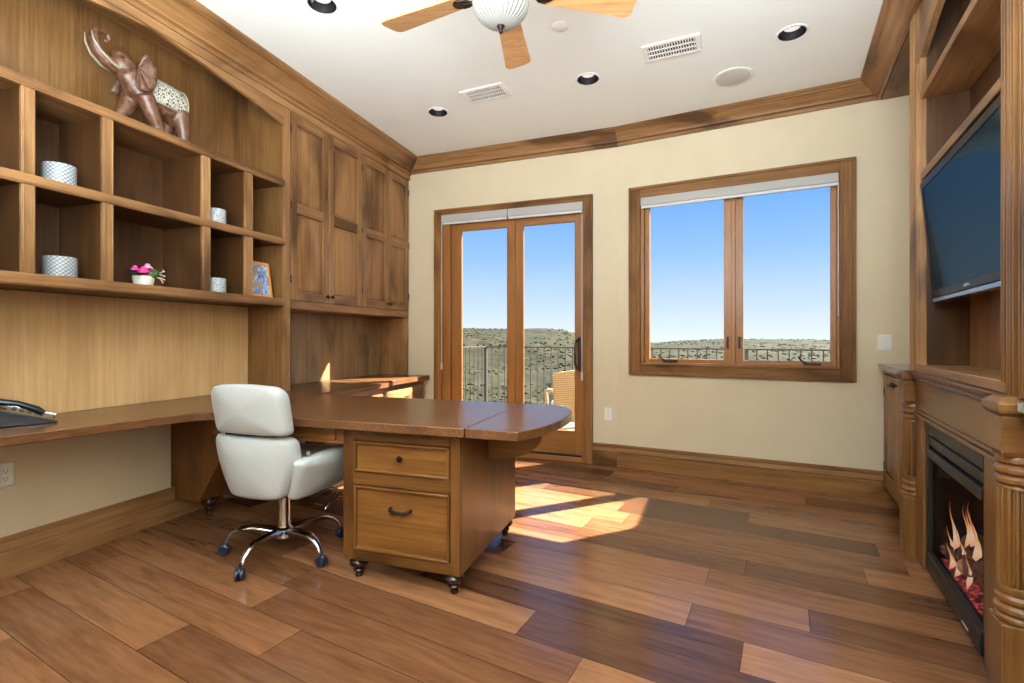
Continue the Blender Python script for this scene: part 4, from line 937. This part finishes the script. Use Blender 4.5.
# ================================================================== wall plates
def outlet(fr, M, org, lab, w=.075, gangs=1, switch=False):
    t = thing('light_switch' if switch else 'wall_outlet', fr, org, lab, 'switch' if switch else 'outlet')
    mb = MB(M_white); mb.M = M; mb.frustum(-w/2, w/2, -.06, .06, 0, -w/2+.004, w/2-.004, -.056, .056, .007); part(mb, 'plate', t)
    for g in range(gangs):
        cx = (g-(gangs-1)/2)*.048
        mb = MB(M_white); mb.M = M
        if switch: mb.frustum(-.018, .018, -.034, .034, .006, -.017, .017, -.033, .033, .011)
        else:
            mb.box(cx-.017, cx+.017, .004, .034, .006, .009); mb.box(cx-.017, cx+.017, -.034, -.004, .006, .009)
        f = part(mb, 'rocker' if switch else 'socket', t, .001)
        if not switch:
            mb = MB(M_dark); mb.M = M
            for v in (.019, -.019): mb.box(cx-.008, cx-.006, v-.004, v+.006, .0085, .0095); mb.box(cx+.006, cx+.008, v-.004, v+.006, .0085, .0095); mb.lathe([(.0025, .0085), (.0025, .0095)], (cx, v-.010, 0), 8)
            part(mb, 'slots', f)
    return t
so_ = L_s(14, AW)-.06
outlet(LF, F_PX(AW) @ Matrix.Translation((so_, .505, 0)), (AW, so_, .505), 'white double outlet low on the beige wall at the left edge', .12, 2)
outlet(DF, F_MY(0) @ Matrix.Translation((.146, .475, 0)), (.146, 0, .475), 'white outlet on the wall between glazed door and window')
outlet(WF, F_MY(0) @ Matrix.Translation((1.988, 1.145, 0)), (1.988, 0, 1.145), 'white rocker light switch right of the window', .085, 1, True)

# ================================================================== ceiling
fan = thing('ceiling_fan', XF, (-.05, 2.2, CH), 'ceiling fan with maple blades and a ribbed glass bowl light', 'ceiling fan')
c = (-.05, 2.2, 0)
mb = MB(M_bronze); mb.lathe([(.02, 2.97), (.065, 2.985), (.075, 3.03), (.07, CH)], c, 28); mb.lathe([(.014, 2.90), (.014, 2.99)], c, 12); part(mb, 'canopy', fan)
mb = MB(M_bronze); mb.lathe([(.05, 2.685), (.085, 2.70), (.10, 2.735), (.125, 2.75), (.128, 2.83), (.11, 2.87), (.06, 2.905), (.02, 2.91)], c, 32); part(mb, 'motor_housing', fan)
mb = MB(M_glassbowl); pr = [(.004, 2.578)] + [(.124*math.sin(q*PI/2/10), 2.578+.115*(1-math.cos(q*PI/2/10))) for q in range(1, 11)] + [(.118, 2.70)]
mb.lathe(pr, c, 180, rib=.04); bowl = part(mb, 'glass_bowl', fan, smooth=60)
mb = MB(M_bronze); mb.lathe([(.018, 2.588), (.019, 2.580), (.012, 2.571), (.007, 2.564), (.010, 2.557), (.008, 2.549), (.003, 2.545)], c, 18); part(mb, 'finial', fan)
for dg in (10, 82, 154, 226, 298):
    a = math.radians(dg); M = Matrix.Translation((c[0], c[1], 2.75)) @ Matrix.Rotation(a, 4, 'Z') @ Matrix.Rotation(math.radians(-11), 4, 'X')
    mb = MB(BLD.v['x']); mb.M = M
    o = outl([(.185, -.052, .02), (.63, -.076, .04), (.645, .076, .05), (.185, .052, .02)])
    mb.prism(o, 'z', -.004, .004); bl = part(mb, 'blade', fan, .0015)
    mb = MB(M_bronze); mb.M = M
    mb.tube([(.10, 0, .01), (.14, 0, -.02), (.175, 0, -.018), (.20, 0, -.008)], [.013, .011, .011, .012], 10); mb.lathe([(.034, -.012), (.036, -.007), (.03, -.004)], (.215, 0, 0), 16)
    mb.tube([(.16, .005, -.018), (.18, .03, -.012), (.215, .035, -.008)], .007, 8); mb.tube([(.16, -.005, -.018), (.18, -.03, -.012), (.215, -.035, -.008)], .007, 8); part(mb, 'blade_arm', bl)

def can(x, y, lab):
    t = thing('recessed_light', XF, (x, y, CH), lab, 'ceiling light', 'recessed ceiling lights')
    mb = MB(M_vent); mb.lathe([(.0785, CH+.003), (.0785, CH-.001), (.092, CH-.001), (.092, CH-.003), (.087, CH-.006), (.0785, CH-.005), (.0775, CH+.003)], (x, y, 0), 40, cap=False); part(mb, 'trim_ring', t)
    mb = MB(M_can); n = 40; P = []; F = []
    for r, z in ((.077, CH-.005), (.072, CH+.03), (.060, CH+.085), (.060, CH+.10), (.080, CH+.10), (.080, CH+.003)):
        for i in range(n): P.append((x+r*math.cos(2*PI*i/n), y+r*math.sin(2*PI*i/n), z))
    for k in range(5):
        for i in range(n): F.append((k*n+i, k*n+(i+1) % n, (k+1)*n+(i+1) % n, (k+1)*n+i))
    mb.add(P, F); part(mb, 'black_baffle', t, label='black inner baffle')
    mb = MB(M_lamp); mb.lathe([(.001, CH+.024), (.030, CH+.026), (.048, CH+.034), (.056, CH+.05), (.001, CH+.055)], (x, y, 0), 30); part(mb, 'lamp', t)
M_lamp = plain('frosted_lamp', (.9, .9, .9), .4); M_lamp.node_tree.nodes['Principled BSDF'].inputs['Emission Color'].default_value = (1, 1, 1, 1); M_lamp.node_tree.nodes['Principled BSDF'].inputs['Emission Strength'].default_value = .55
can(-1.08, 2.787, 'round recessed ceiling light nearest the shelves at the top edge'); can(-.622, 4.12, 'round recessed ceiling light in front of the glazed door')
can(.557, 3.594, 'round recessed ceiling light near the middle between the two vents'); can(1.744, 3.05, 'round recessed ceiling light nearest the fireplace wall')
def vent(x, y, w, h, lab, n, deg=24):
    fr = Frame(deg, x, y); t = thing('ceiling_vent', fr, (0, 0, CH), lab, 'vent', 'ceiling vents')
    mb = MB(M_vent)
    for q in ((-w/2, w/2, -h/2, -h/2+.025), (-w/2, w/2, h/2-.025, h/2), (-w/2, -w/2+.03, -h/2+.025, h/2-.025), (w/2-.03, w/2, -h/2+.025, h/2-.025)): mb.box(*q, CH-.010, CH-.001)
    part(mb, 'frame', t, .002)
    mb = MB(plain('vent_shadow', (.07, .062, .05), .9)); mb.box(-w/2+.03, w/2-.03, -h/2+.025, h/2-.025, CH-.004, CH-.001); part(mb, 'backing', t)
    mb = MB(M_vent); iw = w-.06
    for i in range(n):
        a = -w/2+.03+iw*(i+.5)/n; mb.box(a-iw/n*.19, a+iw/n*.19, -h/2+.025, h/2-.025, CH-.011, CH-.003)
    for k in (1, 2): mb.box(-w/2+.03, w/2-.03, -h/2+.025+(h-.05)*k/3-.003, -h/2+.025+(h-.05)*k/3+.003, CH-.011, CH-.004)
    part(mb, 'louvres', t)
vent(-.205, 3.80, .36, .20, 'white ceiling vent left of the fan blade above the door', 18); vent(1.045, 3.21, .36, .20, 'white ceiling vent near the round speaker above the window', 18)
sp_ = thing('ceiling_speaker', XF, (1.609, 3.567, CH), 'flat round grey speaker grille in the ceiling above the window', 'speaker')
M_grille = plain('grey_speaker_mesh', (.55, .54, .52), .8, noise=.08, nscale=900)
mb = MB(M_grille); mb.lathe([(.122, CH-.001), (.122, CH-.006), (.10, CH-.010), (.001, CH-.011), (.001, CH-.001)], (1.609, 3.567, 0), 48); part(mb, 'grille', sp_)
mb = MB(M_vent); mb.lathe([(.122, CH-.001), (.136, CH-.001), (.136, CH-.005), (.128, CH-.008), (.122, CH-.007)], (1.609, 3.567, 0), 48); part(mb, 'rim', sp_)
sd_ = thing('smoke_detector', XF, (.293, 2.99, CH), 'small round white ceiling cover beside the fan', 'ceiling cover')
mb = MB(M_vent); mb.lathe([(.045, CH-.001), (.045, CH-.004), (.040, CH-.006), (.001, CH-.006), (.001, CH-.001)], (.293, 2.99, 0), 30); part(mb, 'cover', sd_)
mb = MB(M_vent); mb.lathe([(.045, CH-.001), (.05, CH-.001), (.05, CH-.004), (.045, CH-.004)], (.293, 2.99, 0), 30); part(mb, 'rim', sd_)

# ================================================================== outside
mb = MB(M_deck); mb.prism([(-4.3, 4.25), (1.25, 4.75), (1.6, 4.9), (1.6, 6.78), (-4.3, 6.78)], 'z', -.22, -.07); struct(mb, 'balcony_floor', RF)
mb = MB(M_ext); mb.prism([(.19, -.2), (1.95, -.2), (1.95, 3.08), (1.70, 3.09), (1.11, 3.02), (.78, 3.12), (.19, 3.2)], 'x', 2.40, 2.60); struct(mb, 'wall_sun_blocker', WF)  # added out-of-view wall, top edge shaped to trim the sun patch indoors
rl = thing('balcony_railing', RF, (-4.197, 6.706, -.07), 'thin dark metal balcony railing with vertical balusters outside the door and window', 'railing')
P0_, S_ = -4.197, 6.706
mb = MB(M_rail); mb.box(P0_-.02, 1.55, S_-.022, S_+.022, 1.03, 1.05); mb.box(P0_-.022, P0_+.022, 5.0, S_-.022, 1.03, 1.05); part(mb, 'top_rail', rl, .002)
mb = MB(M_rail); mb.box(P0_, 1.55, S_-.012, S_+.012, .04, .06); mb.box(P0_-.012, P0_+.012, 5.0, S_, .04, .06); part(mb, 'bottom_rail', rl)
for p, q in ((P0_, S_), (-2.3, S_), (-.4, S_), (1.5, S_)):
    mb = MB(M_rail); mb.box(p-.022, p+.022, q-.022, q+.022, -.07, 1.03); part(mb, 'post', rl)
mb = MB(M_rail); mb.tube([(0, 0, .06), (0, 0, 1.03)], .0075, 6); bal = mb.build('baluster', rl); bal.location = (.115, 0, .07)
bal.location = (.115, 0, .07)
ncount = 0
for i in range(1, 49):
    px = .115*i
    if any(abs(P0_+px-q) < .03 for q in (-2.3, -.4, 1.5)): continue
    o = bal if ncount == 0 else bal.copy()
    if ncount: COL.objects.link(o)
    o.location = (px, 0, .07); ncount += 1
for i in range(1, 15):
    o = bal.copy(); COL.objects.link(o); o.location = (0, -.115*i, .07)

WC = Frame(-12, .80, 6.05)
wch = thing('wicker_chair', WC, (0, 0, -.07), 'tan wicker armchair standing outside on the balcony beyond the door', 'chair')
z0 = -.07
mb = MB(M_wicker); N = 20; P = []; F = []
for j in range(9):
    f = j/8
    for i in range(N+1):
        a = math.radians(200+140*i/N); rr = .30+.035*f
        P.append((rr*math.cos(a)*1.05, .10+rr*math.sin(a)*1.0-.03*f, z0+.30+.58*f*(1-.10*abs((i/N)-.5)*2)))
for j in range(8):
    for i in range(N): F.append((j*(N+1)+i, j*(N+1)+i+1, (j+1)*(N+1)+i+1, (j+1)*(N+1)+i))
mb.add(P, F); o = part(mb, 'curved_back', wch); o.modifiers.new('thick', 'SOLIDIFY').thickness = .035
mb = MB(M_wicker); mb.box(-.30, .30, -.20, .32, z0+.28, z0+.36); part(mb, 'seat', wch, .02)
mb = MB(M_blindrail); mb.cushion(outl([(-.26, -.15, .06), (.26, -.15, .06), (.26, .30, .06), (-.26, .30, .06)]), .10, lambda u, v, w: (u, v, z0+.41+w), r=.04); part(mb, 'cushion', wch)
for sg in (-1, 1):
    mb = MB(M_wicker); mb.tube([(sg*.30, -.02, z0+.60), (sg*.32, .15, z0+.60), (sg*.31, .30, z0+.57), (sg*.29, .32, z0+.36)], .025, 10); part(mb, 'arm', wch)
    for y in (-.18, .29):
        mb = MB(M_wicker); mb.tube([(sg*.26, y, z0+.30), (sg*.28, y*1.05, z0)], [.022, .016], 10); part(mb, 'leg', wch)

# hills and scrub
random.seed(11)
from mathutils import noise as NZ
RK = [(-260, 9), (-120, 9.5), (-60, 8.8), (-30, 7.6), (0, 7.0), (15, 7.4), (24, 6.6), (34, 4.4), (50, 2.6), (70, .4), (90, 1.2), (107, 2.0), (125, 2.2), (150, 1.6), (175, 1.2), (260, 2.5), (420, 3)]
def ridge(x):
    for (a, b), (c_, d_) in zip(RK, RK[1:]):
        if a <= x <= c_:
            t = (x-a)/(c_-a); t = t*t*(3-2*t); return b+(d_-b)*t
    return 3
def terr(x, y):
    rg = ridge(x*250/max(y, 60) if y < 250 else x)
    if y < 70: t = max(0, (y-9)/61); z = -3.2 - 12*t*t*(3-2*t)
    elif y < 250: t = (y-70)/180; t = t*t*(3-2*t); z = -15.2 + (rg+15.2)*t
    else: z = rg - (y-250)*.08
    z -= 1.6*min(1, max(0, y-60)/150)
    z += NZ.noise(Vector((x*.03, y*.03, 0)))*2.2*min(1, max(0, (y-12)/40))*(1 if y < 180 else .4)
    return z
mb = MB(M_hill); xs = [-170+ 540*i/150 for i in range(151)]; ys = [8.5*(330/8.5)**(j/110) for j in range(111)]
P = [(x_*min(1, .12+y_/120), y_, terr(x_*min(1, .12+y_/120), y_)) for y_ in ys for x_ in xs]; W_ = len(xs)
F = [(j*W_+i, j*W_+i+1, (j+1)*W_+i+1, (j+1)*W_+i) for j in range(len(ys)-1) for i in range(W_-1)]
mb.add(P, F); o = mb.build('hills', None, smooth=180); prop(o, kind='structure')
ico = bmesh.new(); bmesh.ops.create_icosphere(ico, subdivisions=1, radius=1); iv = [v.co.copy() for v in ico.verts]; ifc = [[v.index for v in f.verts] for f in ico.faces]; ico.free()
mb = MB(M_bush); V = []; F = []
for k in range(9500):
    y_ = 14*(255/14)**(random.random()**.62); r_ = random.uniform(-.25, .85); x_ = r_*y_
    s_ = random.uniform(.22, .62)*(.6+min(y_, 90)/130); z_ = terr(x_, y_)
    if NZ.noise(Vector((x_*.05, y_*.05, 5))) < -.15: continue
    o_ = len(V); an = random.random()*6
    for v in iv:
        q = 1+random.uniform(-.25, .25); V.append((x_+s_*v.x*q, y_+s_*v.y*q, z_-s_*.05+s_*.5*v.z*q))
    F += [[i+o_ for i in f] for f in ifc]
me = bpy.data.meshes.new('hillside_scrub'); me.from_pydata(V, [], F); me.materials.append(M_bush)
for p_ in me.polygons: p_.use_smooth = True
o = bpy.data.objects.new('hillside_scrub', me); COL.objects.link(o); prop(o, 'grey-green scrub covering the hills beyond the balcony', 'shrubs', kind='stuff')
